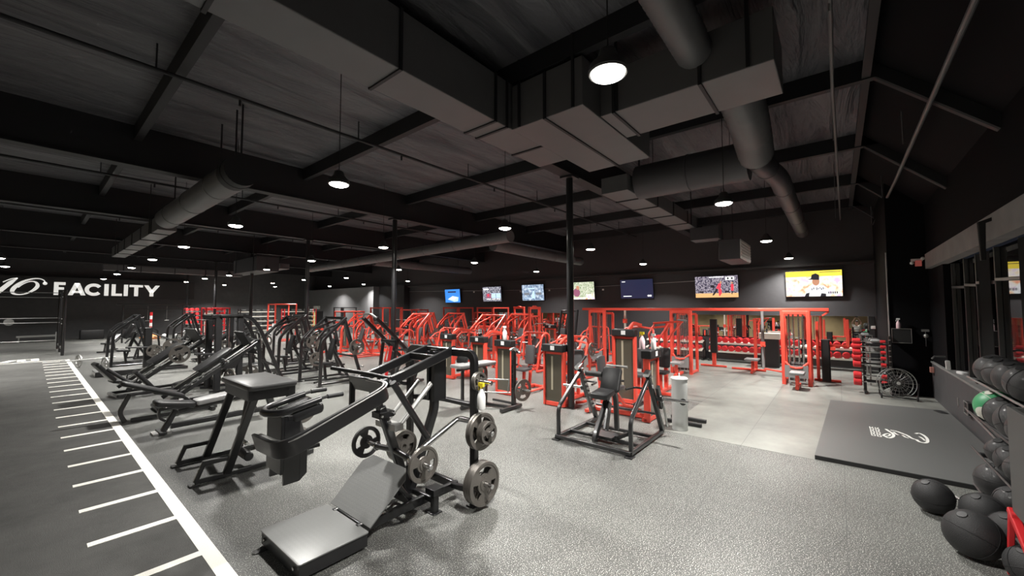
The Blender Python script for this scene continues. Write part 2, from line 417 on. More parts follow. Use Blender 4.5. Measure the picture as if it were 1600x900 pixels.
# right side: low wall, night windows, header
sbox('wall_south_low', WALLG, -3, 13.65, YS-.3, YS, 0, .82)
sbox('trim_sill', HEAD, -3, 13.65, YS-.34, YS+.02, .82, .86)
sbox('wall_south_upper', WALLK, -3, 13.65, YS-.3, YS, 3.36, 4.65)
sbox('trim_header', HEAD, 4, 13.2, YS-.1, YS+.08, 3.02, 3.36)
sbox('wall_south_end', WALLK, 11.95, 13.65, YS-.25, YS-.02, .86, 3.36)
sbox('wall_south_near', WALLB, -3, 4.6, YS-.25, YS-.02, .86, 3.36)
xs = [4.6, 5.9, 7.2, 8.0, 9.05, 10.1, 10.9, 11.95]
for i in range(len(xs)-1):
    wn = structure(MB().box(xs[i], xs[i+1], YS-.2, YS-.19, .86, 3.02).build('window_%d' % (i+1), GLASS))
    MB().rect([(xs[i+1], YS-.16, .86), (xs[i+1], YS-.16, 3.02)], .035, .06, (1, 0, 0)).rect([(xs[i], YS-.15, 2.50), (xs[i+1], YS-.15, 2.54)], .05, .05, (0, 1, 0)).build('window_frame', MULL, wn)
    if i in (0, 2, 4): # hanging blackout drapes between panes
        f = MB(); pts = []
        for k in range(17): pts.append((xs[i]+.15+k*.03, YS-.12+.03*(k % 2), 0))
        for k in range(16):
            a, b = pts[k], pts[k+1]; f.prism([(a[0], a[1], .88), (b[0], b[1], .88), (b[0], b[1], 2.98), (a[0], a[1], 2.98)], (0, .008, 0))
        tag(f.build('curtain', CURT), 'black hanging drape by the night windows, %s' % ['nearest the ball rack', 'in the middle', 'nearest the black end wall'][i//2], 'curtain', 'drapes at the night windows')

# mirrors on the far right wall
for i, (a, b) in enumerate([(-.92, 1.05), (1.07, 3.0), (3.02, 4.95), (10.9, 13.3), (13.32, 15.7), (15.72, 18.1)]):
    tag(MB().prism([(XW-.026, a, .95 if i < 3 else .5), (XW-.026+.016*(.87 if i < 3 else 1.32), a, 1.82), (XW, a, 1.82), (XW, a, .95 if i < 3 else .5)], (0, b-a, 0)).build('wall_mirror', MIRR, ang=20),
        '%s' % ['frameless wall mirror beside the black end wall above red dumbbells', 'middle frameless mirror above the red dumbbells', 'frameless mirror left of the others above red dumbbells',
                'frameless mirror panel right of the red pulldown frame', 'frameless mirror panel behind the red pulldown frame', 'frameless mirror panel farthest left behind red machines'][i], 'mirror', 'mirrors on the screen wall')
# columns
cy = [4.45, 10.95, 17.2, 23.75, 30.1, 37.0]
for i, y in enumerate(cy):
    c = MB().cyl((7.39, y, 0), (7.39, y, 4.95), .075, 20).box(7.24, 7.54, y-.15, y+.15, 4.93, 4.98).box(7.27, 7.51, y-.12, y+.12, 0, .012)
    tag(c.build('steel_column', BLK), ['round black steel column beside the black seated machine', 'round black steel column behind the angled black lever machine', 'round black steel column left of the black chest press machines',
        'round black steel column behind the black arched frame', 'thin black steel column near the white shelf stand', 'farthest thin black steel column by the red plate shelves'][i], 'column', 'steel columns')
# girders on each column line and purlins between them
for y in cy+[-.42]:
    z0 = 5.0 if y > 0 else 5.55
    hw = .14 if y > 0 else .05
    structure(MB().box(-9, 18.1, y-hw*.55, y+hw*.55, z0, ZC).box(-9, 18.1, y-hw, y+hw, z0-.03, z0).build('trim_girder', BEAM))
yy = [-3, -.42]+cy+[40.3]
f = MB()
for x in [-5.4, -2.1, 1.28, 4.55, 7.8, 11.05, 14.3, 17.5]:
    f.box(x-.06, x+.06, -3, 40.3, 5.5, ZC)
structure(f.build('trim_purlins', BEAM))
structure(MB().prism([(-9, -.42, 5.82), (-9, -1.75, 4.52), (-9, -1.75, 4.7), (-9, -.42, 6.0)], (27, 0, 0)).build('ceiling_slope', WALLK))
f = MB()
for x in [1.28, 4.55, 7.8, 11.05, 14.3, 17.5]: f.rect([(x, -.42, 5.72), (x, -1.72, 4.46)], .12, .2, (1, 0, 0))
structure(f.build('trim_rafters', BEAM))
f = MB()
for y in (7.2, 13.9, 20.3, 26.2, 33.):
    f.tube([(-8.9, y, 5.42), (17.9, y, 5.42)], .03, 8)
    for x in range(-8, 18, 3): f.cyl((x, y, 5.42), (x, y, 5.79), .012, 6).cyl((x+1, y, 5.30), (x+1, y, 5.42), .02, 6)
tag(f.build('sprinkler_pipes', BEAM), 'network of thin black sprinkler pipes hung under the ceiling', 'pipe')
for pts, r, lab in (([(-2, -.9, 4.7), (3, -1.0, 4.8), (12, -1.05, 4.9), (17.9, -1.0, 4.9)], .03, 'thicker grey pipe along the ceiling above the windows'),
                    ([(-2, -.02, 5.2), (7.2, -.03, 5.2), (18, -.15, 5.2)], .022, 'thin grey conduit running under the ceiling above the grey mat')):
    g = MB().tube(pts, r, 10)
    for x in (1, 5, 9, 13, 17):
        y = pts[0][1]; g.cyl((x, y, pts[-1][2]-.1), (x, y, ZC), .008, 6)
    tag(g.build('ceiling_pipe', DUCTL), lab, 'pipe')

# ducts
def duct_box(lab, x0, x1, y0, y1, z0, z1, seams, ax, m=DUCT):
    t = thing('rectangular_duct', lab, 'duct', ((x0+x1)/2, (y0+y1)/2, z0))
    MB().box(x0, x1, y0, y1, z0, z1).build('duct_body', m, t, bev=.01)
    g = MB()
    for s_ in seams:
        if ax == 'x': g.box(s_-.02, s_+.02, y0-.02, y1+.02, z0-.02, z1+.01)
        else: g.box(x0-.02, x1+.02, s_-.02, s_+.02, z0-.02, z1+.01)
    pieces(g, 'flange', BEAM, t)
    g = MB()
    for q in (.12, .88):
        if ax == 'x': xx = x0+(x1-x0)*q; g.box(xx-.02, xx+.02, y0-.02, y0, z0, ZC)
        else: yy_ = y0+(y1-y0)*q; g.box(x0-.02, x0, yy_-.02, yy_+.02, z0, ZC)
    pieces(g, 'hanger', BEAM, t)
    return t
duct_box('long flat-bottomed grey duct crossing the ceiling from upper left', -6, 6.1, 3.72, 4.33, 4.8, 5.5, [-3.6, -1.2, .9, 2.55, 4.15, 4.4, 5.3], 'x', DUCTL)
duct_box('stubby grey duct joining the long duct and the cross duct', 4.5, 6.9, 2.5, 3.7, 4.78, 5.45, [3.1], 'y', DUCTL)
duct_box('grey rectangular duct ending beside the brightest lamp', 5.0, 5.9, .45, 2.5, 4.8, 5.4, [1.2, 2.3], 'y', DUCTL)
duct_box('stepped grey duct descending towards the box-shaped air unit', 7.9, 13.2, 3.35, 3.95, 4.6, 4.95, [8.7, 9.7, 10.9, 12.2], 'x', DUCTL)
t = thing('air_unit', 'hanging black box air unit with a lit white louvre', 'air unit', (14.3, 2.5, 3.57))
MB().box(13.4, 15.2, 2.22, 2.8, 3.57, 4.2).build('housing', DUCT, t, bev=.02)
g = MB(); g.box(13.45, 15.15, 2.2, 2.22, 3.6, 4.17)
for k in range(6): g.box(13.5, 15.1, 2.185, 2.2, 3.64+k*.09, 3.67+k*.09)
g.build('louvre', WHT, t); pieces(MB().cyl((13.5, 2.7, 4.2), (13.5, 2.7, ZC), .01, 6).cyl((15.1, 2.7, 4.2), (15.1, 2.7, ZC), .01, 6), 'hanger', BEAM, t); MB().box(13.0, 13.6, 2.7, 3.5, 4.2, 4.58).build('duct_collar', DUCT, t)
def round_duct(lab, pts, r, m=DUCT, ribs=0, fil=.4, name='round_duct'):
    t = thing(name, lab, 'duct', pts[0])
    P = fillet(pts, fil, 8)
    if ribs:   # corrugated flexible duct
        Q = []
        for a, b in zip(P[:-1], P[1:]):
            n = max(1, int((V(b)-V(a)).length/.05))
            for k in range(n): Q.append(V(a).lerp(V(b), k/n))
        Q.append(P[-1]); g = MB(); n = 20; vs = []
        pu = None
        for i, p in enumerate(Q):
            tt = Q[min(i+1, len(Q)-1)]-Q[max(i-1, 0)]; d, u, w_ = frame_of(tt, pu) if pu else frame_of(tt); pu = u
            rr = r*(1.03 if i % 2 else .95)
            vs += [p+(u*math.cos(2*math.pi*k/n)+w_*math.sin(2*math.pi*k/n))*rr for k in range(n)]
        fs = [(i*n+k, i*n+(k+1) % n, (i+1)*n+(k+1) % n, (i+1)*n+k) for i in range(len(Q)-1) for k in range(n)]
        g.add(vs, fs+[tuple(range(n)), tuple((len(Q)-1)*n+k for k in range(n))]); g.build('duct_body', m, t, ang=60)
    else:
        MB().tube(P, r, 24).build('duct_body', m, t, ang=50)
        g = MB()
        for k in range(0, len(pts)-1):
            a, b = V(pts[k]), V(pts[k+1]); L_ = (b-a).length; n = max(1, int(L_/1.6))
            for i in range(n): c = a.lerp(b, (i+.5)/n); d = (b-a).normalized(); g.lathe(c-d*.02, d, [(r, 0), (r+.012, .01), (r+.012, .03), (r, .04)], 24)
        pieces(g, 'seam_ring', m, t)
    a, b = V(pts[0]), V(pts[-1]); g = MB()
    for q in (.15, .85):
        c = a.lerp(b, q); g.box(c.x-.015, c.x+.015, c.y-.003, c.y+.003, c.z, ZC)
    pieces(g, 'hanger', BEAM, t)
    return t
round_duct('big round duct running sideways past the column top', [(8.4, 3.3, 4.85), (8.4, 1.2, 4.85)], .36)
round_duct('long round duct heading towards the screens above the right lamps', [(8.4, 1.1, 4.85), (9.7, .87, 4.8), (17.5, .92, 4.8)], .19, ribs=0)
round_duct('crinkled flexible duct elbow under the cross duct', [(5.95, .96, 5.1), (6.9, .97, 4.95), (8.1, 1.05, 4.85)], .27, DUCTL, ribs=1)
round_duct('flexible ribbed duct overhead beside the brightest lamp', [(3.0, 1.25, 5.25), (5.0, 1.25, 5.2)], .2, DUCTL, ribs=1)
round_duct('grey round duct pointing away above the left lamps', [(2.33, 8.6, 4.55), (2.33, 14.2, 4.55)], .26, DUCTL)
round_duct('black stub added for the dark near end of the left round duct', [(2.33, 8.15, 4.57), (2.33, 8.6, 4.56)], .275, BEAM)  # added stub darkens the duct where it runs in behind the beam
t = duct_box('grey duct with a row of square air panels, far left', 2.2, 2.62, 14.6, 24.2, 4.3, 4.7, [15.5, 17.2, 18.9, 20.6, 22.3], 'y', DUCTL)
duct_box('black box duct hanging over the arched black frame', 6.9, 7.9, 21.6, 25, 3.9, 4.6, [], 'y', DUCT)
round_duct('long round duct crossing behind the second column', [(10.5, 24., 4.4), (10.2, 15.5, 4.4), (9.9, 8.2, 4.45)], .2, DUCTL)
round_duct('round duct branch running towards the screen wall on the left', [(10.5, 9.5, 4.35), (16.9, 9.6, 4.35)], .2, DUCTL)
round_duct('round duct farther back running towards the screen wall', [(10.6, 17.4, 4.35), (17.2, 17.5, 4.35)], .2, DUCTL)
duct_box('thin far grey duct above the bright grey room wall', 8.9, 9.4, 24.2, 33, 4.3, 4.6, [26, 28, 30], 'y', DUCTL)
duct_box('long thin duct across the back ceiling near the sign', 2.5, 9, 30.7, 31.2, 4.15, 4.45, [4, 5.5, 7], 'x', DUCTL)

# pendant lamps, one group, one reflector shape
LZ = 3.9
lamps = [(2.71, 1.29), (2.76, 5.48), (2.78, 10.02), (2.81, 14.69), (2.84, 19.52), (2.86, 24.33), (2.93, 29.62),
         (6.69, 5.70), (11.13, 11.07), (7.43, 1.45), (10.79, 5.77), (15.82, 6.09), (12.4, 1.43), (17.29, 1.33), (15.88, 11.49),
         (6.75, 15.38), (6.57, 10.30), (16.19, 22.42), (10.96, 15.89), (16.29, 28.16), (12.08, 22.84), (15.97, 32.93),
         (11.2, 26.53), (6.99, 26.01), (6.82, 30.07), (-.71, 27.8), (-.72, 23.2), (-1.7, 18.5), (-1.9, -1.2), (2.9, 35.3), (-2.6, 35.3), (9.8, 37.6), (13.4, 37.4), (7.0, 20.6), (6.9, 35), (11.3, 32), (-6, 2), (-6, 8), (-6, 14), (-6, 20)]  # some end-wall lamps and the unseen far-left row are added for brightness
proto = None
names = {0: 'biggest and brightest pendant lamp, overhead right of centre', 1: 'round pendant lamp above the black arched frame area, left of centre',
         7: 'round pendant lamp between the two nearest columns', 9: 'bright pendant lamp below the elbow of the round duct'}
for i, (x, y) in enumerate(lamps):
    row = 4 if x < 0 else 0 if x < 4 else 1 if x < 9 else 2 if x < 14.5 else 3
    rank = sorted([yy2 for xx2, yy2 in lamps if (4 if xx2 < 0 else 0 if xx2 < 4 else 1 if xx2 < 9 else 2 if xx2 < 14.5 else 3) == row]).index(y)
    lab = names.get(i, 'round pendant lamp, %s from the near end of the row %s' % (ORD[rank], ['nearest the turf, farthest added', 'along the columns', 'past the columns, farthest added', 'beside the screen wall', 'over the turf, partly added'][row]))
    if proto is None:
        proto = t = thing('pendant_lamp', lab, 'lamp', (x, y, LZ), 0, 'pendant lamps')
        MB().lathe((x, y, LZ), (0, 0, 1), [(.08, .0), (.14, -.015), (.15, .0), (.14, .05), (.08, .11), (.06, .17), (.03, .19)], 28).build('lamp_shade', HOUS, t)
        MB().lathe((x, y, LZ-.002), (0, 0, -1), [(.128, 0), (.122, .02), (.09, .035), (.04, .042)], 28).build('lens', GLOW, t)
        MB().cyl((x, y, LZ+.18), (x, y, ZC), .006, 6).build('cord', BEAM, t)
    else:
        t = copy_tree(proto); t.location = (x, y, LZ); t['label'] = lab
    L = bpy.data.lights.new('lamp_light', 'AREA'); L.shape = 'DISK'; L.size = .3; L.energy = LAMP_WATTS; L.color = (1, .972, .925); L.spread = math.radians(128)
    lo = bpy.data.objects.new('lamp_light', L); COL.objects.link(lo); lo.parent = t; lo.location = (0, 0, -.06)

# ---------------------------------------------------------------- the sign on the end wall
t = thing('wall_sign', 'long charcoal fascia sign with script 16 and bold white letters FACILITY', 'sign', (0, 39.6, 2.78))
MB().box(-9, 8.3, 39.42, 40.3, 2.76, 4.1).build('fascia_board', FASC, t)
g = MB()
Y = 39.42
def P2(pts): return [(x, Y, z) for x, z in pts]
zt, zb, th = 3.74, 2.93, .03
n_ = (0, -1, 0)
def rc(x0, x1, z0, z1): g.box(x0, x1, Y-th, Y, z0, z1)
rc(1.0, 1.2, zb, zt+.03); rc(1.2, 1.5, zt-.15, zt+.03); rc(1.2, 1.44, 3.28, 3.44)
g.prism(P2([(1.62, zb), (1.84, zb), (2.12, zt), (1.9, zt)]), (0, -th, 0)); g.prism(P2([(2.2, zb), (2.42, zb), (2.14, zt), (1.92, zt)]), (0, -th, 0)); rc(1.82, 2.22, 3.08, 3.22)
arc = [(2.80+.33*math.cos(math.radians(a)), Y, 3.33+.32*math.sin(math.radians(a))) for a in range(35, 326, 15)]
g.ribbon(arc, .2, n_, th)
rc(3.3, 3.51, zb, zt); rc(3.66, 3.86, zb, zt); rc(3.86, 4.19, zb, zb+.16); rc(4.28, 4.49, zb, zt)
rc(4.56, 5.28, zt-.16, zt); rc(4.82, 5.03, zb, zt-.16)
g.prism(P2([(5.34, zt), (5.58, zt), (5.86, 3.3), (5.66, 3.2)]), (0, -th, 0)); g.prism(P2([(5.98, zt), (6.22, zt), (5.87, 3.2), (5.7, 3.3)]), (0, -th, 0)); rc(5.66, 5.87, zb, 3.32)
six = [(.60, 3.70), (.58, 3.84), (.38, 3.95), (.12, 3.93), (-.22, 3.77), (-.5, 3.50), (-.66, 3.22), (-.66, 3.02), (-.52, 2.93), (-.3, 2.93), (-.08, 3.02), (.17, 3.23), (.31, 3.46), (.28, 3.66), (.14, 3.76), (-.06, 3.73), (-.28, 3.57), (-.46, 3.36)]
sp = spline(P2(six), 5); n = len(sp); wd = []
for i in range(n):
    a = i/n; wd.append(.05+.14*math.exp(-((a-.33)/.11)**2)+.12*math.exp(-((a-.69)/.09)**2))
g.ribbon(sp, wd, n_, th); g.lathe((.62, Y, 3.66), n_, [(.10, 0), (.10, th)], 16)
sp = spline(P2([(-.5, 3.94), (-.72, 3.70), (-.95, 3.40), (-1.2, 3.05)]), 5); g.ribbon(sp, [.05+.16*min(1, i/6) for i in range(len(sp))], n_, th)
g.ribbon(spline(P2([(-.5, 3.94), (-.7, 3.90), (-.9, 3.78), (-1.05, 3.66)]), 4), .045, n_, th)
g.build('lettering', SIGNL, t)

# ---------------------------------------------------------------- screens
def emi(name, col, s=1.0):
    m, nt, b = nmat(name); b.inputs['Base Color'].default_value = (0, 0, 0, 1); b.inputs['Roughness'].default_value = .2
    b.inputs['Emission Color'].default_value = (*col, 1); b.inputs['Emission Strength'].default_value = s; return m
def noisy(name, stops, scale, s=1.0, sx=1, sz=1):
    m, nt, b = nmat(name); N = nt.nodes; L = nt.links
    tc = N.new('ShaderNodeTexCoord'); mp = N.new('ShaderNodeMapping'); mp.inputs['Scale'].default_value = (1, sx, sz); L.new(tc.outputs['Object'], mp.inputs['Vector'])
    no = N.new('ShaderNodeTexNoise'); no.inputs['Scale'].default_value = scale; no.inputs['Detail'].default_value = 4; L.new(mp.outputs['Vector'], no.inputs['Vector'])
    r = N.new('ShaderNodeValToRGB'); r.color_ramp.interpolation = 'LINEAR'
    while len(r.color_ramp.elements) < len(stops): r.color_ramp.elements.new(.5)
    for e, (p, c) in zip(r.color_ramp.elements, stops): e.position = p; e.color = (*c, 1)
    L.new(no.outputs['Fac'], r.inputs['Fac']); b.inputs['Base Color'].default_value = (0, 0, 0, 1)
    L.new(r.outputs['Color'], b.inputs['Emission Color']); b.inputs['Emission Strength'].default_value = s; return m
eW = emi('screen_white', (1, 1, 1), .95); eY = emi('screen_yellow', (1, .75, .08), .95); eSkin = emi('screen_skin', (.62, .3, .18), .8)
eN = emi('screen_navy', (.03, .035, .09), .5); eR = emi('screen_red', (.85, .06, .09), .9); eK = emi('screen_dark', (.03, .03, .04), .6)
eO = emi('screen_court', (.9, .52, .22), .8); eB = emi('screen_blue', (.04, .25, .8), .9); eLB = emi('screen_light_blue', (.55, .75, 1), .9); eG = emi('screen_grey', (.28, .3, .34), .6); ePk = emi('screen_purple', (.35, .12, .2), .8)
eCrowd = noisy('screen_crowd', [(.35, (1, .35, .2)), (.45, (1, .85, .6)), (.55, (1, .95, .9)), (.62, (.8, .55, .75))], 5, .95)
eArena = noisy('screen_arena', [(.38, (.03, .03, .05)), (.48, (.12, .1, .15)), (.56, (.5, .45, .5)), (.62, (.05, .05, .08))], 14, .9)
eTree = noisy('screen_garden', [(.35, (.1, .2, .08)), (.48, (.5, .55, .35)), (.56, (.85, .85, .75)), (.66, (.2, .25, .1))], 9, .9, 3)
eSnow = noisy('screen_snow', [(.3, (.08, .12, .2)), (.5, (.3, .4, .55)), (.65, (.7, .78, .85))], 7, .8)
eTalk = noisy('screen_studio', [(.35, (.03, .03, .05)), (.5, (.2, .2, .25)), (.62, (.6, .6, .65))], 12, .8)
def tv(lab, y, z, w_, h, bg, mats, draw):
    """flat screen on the east wall; y,z centre; draw(g, add) lays the programme's flat shapes; u runs left to right as seen"""
    t = thing('television', lab, 'television', (XW-.14, y, z), 0)
    t.rotation_euler = (0, math.radians(-6), 0)      # tilted down a little
    MB().box(0, .05, -w_/2-.015, w_/2+.015, -h/2-.015, h/2+.015).build('bezel', BLKM, t, world=False, bev=.004)
    MB().box(-.002, 0, -w_/2, w_/2, -h/2, h/2).build('screen', bg, t, world=False)
    MB().rect([(.05, 0, 0), (.17, 0, -.02)], .2, .2, (0, 1, 0)).build('wall_bracket', BLKM, t, world=False)
    g = MB(); k = [0]
    def poly(mi, pts):
        k[0] += 1; g.cur = mi; x = -.003-.0006*k[0]
        g.prism([(x, w_/2-u*w_, -h/2+v*h) for u, v in pts], (-.0004, 0, 0))
    def disc(mi, cu, cv, ru, rv, n=14): poly(mi, [(cu+ru*math.cos(2*math.pi*i/n), cv+rv*math.sin(2*math.pi*i/n)) for i in range(n)])
    draw(poly, disc); g.build('broadcast_picture', mats, t, world=False)
    return t
def R_(u0, u1, v0, v1): return [(u0, v0), (u1, v0), (u1, v1), (u0, v1)]
def d_base(p, d):
    p(0, R_(0, 1, .80, 1)); p(1, R_(.62, .98, .93, .95)); p(0, R_(.0, 1, .78, .86))
    p(2, [(.34, 0), (.40, .33), (.50, .45), (.58, .46), (.70, .40), (.78, .2), (.80, 0)])
    p(4, [(.34, 0), (.37, .12), (.43, .15), (.42, 0)]); p(4, [(.62, 0), (.64, .12), (.72, .1), (.72, 0)])
    d(3, .55, .58, .065, .16); p(4, [(.46, .66), (.48, .85), (.55, .9), (.61, .83), (.61, .64)]); p(4, [(.40, .66), (.48, .72), (.48, .66)])
    for i in range(9): p(1, R_(.47+i*.028, .485+i*.028, .24+.03*(i % 3), .32+.03*(i % 2)))
    for i in range(5): p(1, R_(.76+i*.035, .78+i*.035, .10, .18))
tv('largest bright screen showing a ballplayer in cap and white jersey', .68, 2.98, 1.62, .92, eCrowd, [eY, eN, eW, eSkin, eK], d_base)
def d_hoop(p, d):
    p(0, R_(0, 1, 0, .2)); p(3, R_(.34, .68, .93, .97)); p(3, R_(.72, .92, .80, .95)); p(4, R_(.76, .8, .83, .92)); p(4, R_(.85, .89, .83, .92))
    p(1, [(.50, .42), (.56, .66), (.62, .64), (.60, .38)]); d(2, .61, .70, .025, .06); p(4, [(.50, .42), (.40, .1), (.44, .1), (.55, .36)]); p(1, [(.55, .4), (.62, .4), (.63, .2), (.58, .06), (.56, .08)])
    p(1, R_(.84, .90, .3, .6)); d(2, .87, .66, .02, .05); p(4, R_(.85, .87, .14, .3)); p(4, R_(.1, .2, .22, .3)); p(4, R_(.7, .8, .22, .3)); d(4, .42, .52, .05, .07)
tv('screen showing a basketball player in red on a tan court', 3.87, 2.97, 1.6, .88, eArena, [eO, eR, eSkin, eW, eK], d_hoop)
def d_dark(p, d): p(0, R_(.05, .16, .88, .92)); p(0, R_(.08, .34, .10, .14)); d(0, .86, .13, .035, .05); d(0, .92, .13, .03, .05)
tv('nearly black idle screen with small white captions', 7.25, 2.98, 1.55, .88, eN, [eW], d_dark)
def d_garden(p, d): d(0, .35, .4, .13, .25); d(1, .4, .68, .06, .12); p(2, R_(.0, 1, 0, .12)); p(2, R_(.7, 1, .1, .3))
tv('screen beside the near column showing a person in a garden', 10.2, 2.97, 1.55, .88, eTree, [ePk, eSkin, eCrowd], d_garden)
def d_snow(p, d): p(0, R_(.3, .6, .72, .8)); p(0, [(.45, .15), (.5, .6), (.58, .6), (.6, .1)]); p(0, R_(.1, .5, .12, .16)); p(0, R_(.86, .96, .05, .12)); p(1, R_(.1, .35, .35, .5)); p(1, R_(.65, .9, .35, .5))
tv('screen with a pale blue-grey winter sports picture', 13.25, 2.95, 1.5, .88, eSnow, [eLB, eG], d_snow)
def d_talk(p, d): p(0, R_(.18, .45, .22, .55)); p(1, R_(.48, .7, .22, .55)); p(1, R_(.73, .97, .22, .55)); p(2, R_(.2, .44, .12, .18)); p(2, R_(.5, .69, .12, .18)); p(2, R_(.75, .95, .12, .18)); d(3, .3, .42, .05, .1); p(2, R_(.05, .35, .8, .88))
tv('screen with three small panels of a talk programme', 16.35, 2.93, 1.5, .88, eTalk, [ePk, eLB, eW, eR], d_talk)
def d_blue(p, d): p(0, [(.15, .25), (.5, .5), (.9, .4), (.85, .1), (.6, .05)]); p(1, [(.25, .3), (.5, .45), (.8, .38), (.6, .2)]); p(2, R_(.2, .75, .75, .85))
tv('vivid blue screen, farthest left of the screens', 19.9, 2.88, 1.45, .88, eB, [eLB, eW, eN], d_blue)
for i, (y, z) in enumerate([(9.0, 3.0), (12.2, 3.05), (14.2, 3.05), (18., 3.1)]):
    tag(MB().box(XW-.05, XW, y-.04, y+.04, z-.04, z+.04).box(XW-.06, XW-.05, y-.02, y+.02, z-.02, z+.02).build('wall_socket', WHT), 'small white wall socket beside the screens, %s from the right' % ORD[i], 'socket', 'sockets by the screens')
tag(MB().tube([(XW-.03, 25, 3.3), (XW-.03, 18, 3.18), (XW-.03, 14, 3.12), (XW-.03, 10, 3.15), (XW-.03, 4.6, 3.25)], .012, 6).build('wall_cable', STE), 'thin cable strung along the wall between the screens', 'cable')

# far lit wall: doors, exit light
dr = structure(MB().box(17.14, 17.2, 36.6, 38.9, 0, 1.75).build('door_1', BLKM))
MB().box(17.12, 17.14, 38.0, 38.7, .1, 1.65).build('door_pane', flat('amber_lit_glass', (.55, .5, .2), .4, emit=.4), dr)
tag(MB().box(17.08, 17.2, 37.2, 38.3, 1.95, 2.25).box(17.0, 17.1, 37.3, 37.6, 2.05, 2.2).box(17.0, 17.1, 37.9, 38.2, 2.05, 2.2).build('emergency_light', WHT), 'white emergency light box above the far double door', 'light')
tag(MB().box(17.15, 17.2, 39.5, 39.62, 1.5, 2.2).build('notice_strip', WHT), 'narrow white notice strip left of the far double door', 'notice')
# exit sign and speaker on the black end wall
t = thing('exit_sign', 'small dim red sign with twin lamps high on the black end wall', 'sign', (13.6, -1.85+.3, 3.15))
MB().box(13.58, 13.64, -1.58, -1.47, 3.12, 3.26).build('sign_body', flat('dim_red_sign', (.5, .12, .1), .5, emit=.15), t); pieces(MB().ell((13.58, -1.41, 3.2), .04, 10, 6).ell((13.58, -1.60, 3.3), .04, 10, 6), 'lamp_head', WHT, t); MB().box(13.6, 13.65, -1.6, -1.4, 3.24, 3.3).build('lamp_head', WHT, t)
t = thing('wall_speaker', 'square black wall box with thin grey rim on the black end wall', 'speaker', (13.5, -1.15, 1.28))
MB().box(13.42, 13.65, -1.32, -1.0, 1.28, 1.6).build('cabinet', BLKM, t, bev=.008)
g = MB(); g.rect([(13.415, -1.33, 1.27), (13.415, -.99, 1.27), (13.415, -.99, 1.61), (13.415, -1.33, 1.61), (13.415, -1.33, 1.27)], .012, .012, (1, 0, 0)); g.build('rim', STE, t)
def spray(lab, x, y, z, body=WHT, top=WHT, s=1., grp='spray bottles'):
    t = thing('spray_bottle', lab, 'bottle', (x, y, z), 0, grp)
    MB().lathe((x, y, z), (0, 0, 1), [(.038*s, 0), (.042*s, .01*s), (.042*s, .12*s), (.036*s, .15*s), (.016*s, .19*s), (.014*s, .21*s)], 18).build('bottle_body', body, t)
    MB().box(x-.014*s, x+.014*s, y-.03*s, y+.035*s, z+.225*s, z+.262*s).cyl((x, y, z+.205*s), (x, y, z+.23*s), .016*s, 12).rect([(x, y+.03*s, z+.23*s), (x, y+.04*s, z+.185*s)], .012*s, .008*s, (1, 0, 0)).build('trigger', top, t)
    return t
spray('pale spray bottle standing on the black wall box', 13.53, -1.12, 1.6, PINK, WHT, 1.0)
# ================================================================ weight plates
PC = {}
def plate_mesh(R, m, th=.03, holes=3):
    key = (round(R, 3), m.name, holes)
    if key in PC: return PC[key]
    n = 36; rad = [.028, .30*R, .44*R, .76*R, .88*R, R]
    def t_(i, j):
        if i == 0: return th*1.15
        if i == 2:
            ph = (j*360/n) % (360/holes)
            return 0 if 22 < ph < 360/holes-22 else th*.62
        return {1: th*.62, 3: th*.62, 4: th}[i]
    vs = []; fs = []
    def P(r, j, x): a = 2*math.pi*j/n; return (x, r*math.cos(a), r*math.sin(a))
    def quad(a, b, c, d): k = len(vs); vs.extend([a, b, c, d]); fs.append((k, k+1, k+2, k+3))
    for i in range(5):
        for j in range(n):
            t = t_(i, j)/2
            if t:
                r0, r1 = rad[i], rad[i+1]
                for s_ in (-1, 1): quad(P(r0, j, s_*t), P(r1, j, s_*t), P(r1, j+1, s_*t), P(r0, j+1, s_*t))
            to = (t_(i+1, j)/2 if i < 4 else 0)
            if to != t:
                for s_ in ((-1, 1) if min(t, to) > 0 else (0,)):
                    a, b = (min(t, to)*s_, max(t, to)*s_) if s_ else (-max(t, to), max(t, to))
                    quad(P(rad[i+1], j, a), P(rad[i+1], j, b), P(rad[i+1], j+1, b), P(rad[i+1], j+1, a))
            tn = t_(i, (j+1) % n)/2
            if tn != t: quad(P(rad[i], j+1, -max(t, tn)), P(rad[i+1], j+1, -max(t, tn)), P(rad[i+1], j+1, max(t, tn)), P(rad[i], j+1, max(t, tn)))
            if i == 0: quad(P(rad[0], j, -t), P(rad[0], j, t), P(rad[0], j+1, t), P(rad[0], j+1, -t))
    me = bpy.data.meshes.new('weight_plate'); me.from_pydata(vs, [], fs); me.materials.append(m)
    import bmesh
    bm = bmesh.new(); bm.from_mesh(me); bmesh.ops.remove_doubles(bm, verts=bm.verts, dist=1e-4); bmesh.ops.recalc_face_normals(bm, faces=bm.faces)
    bm.to_mesh(me); bm.free(); me.shade_smooth(); me.set_sharp_from_angle(angle=math.radians(40))
    PC[key] = me; return me
def plate(c, axis, R, label, group='weight plates', m=None, th=.03, spin=None, holes=3):
    me = plate_mesh(R, m or PLT, th, holes)
    o = bpy.data.objects.new('weight_plate', me); COL.objects.link(o)
    o.location = c; q = V((1, 0, 0)).rotation_difference(V(axis).normalized())
    sp = random.random()*6 if spin is None else spin
    o.rotation_mode = 'XYZ'; o.rotation_euler = (q @ __import__('mathutils').Quaternion((1, 0, 0), sp)).to_euler()
    tag(o, label, 'weight plate', group); return o

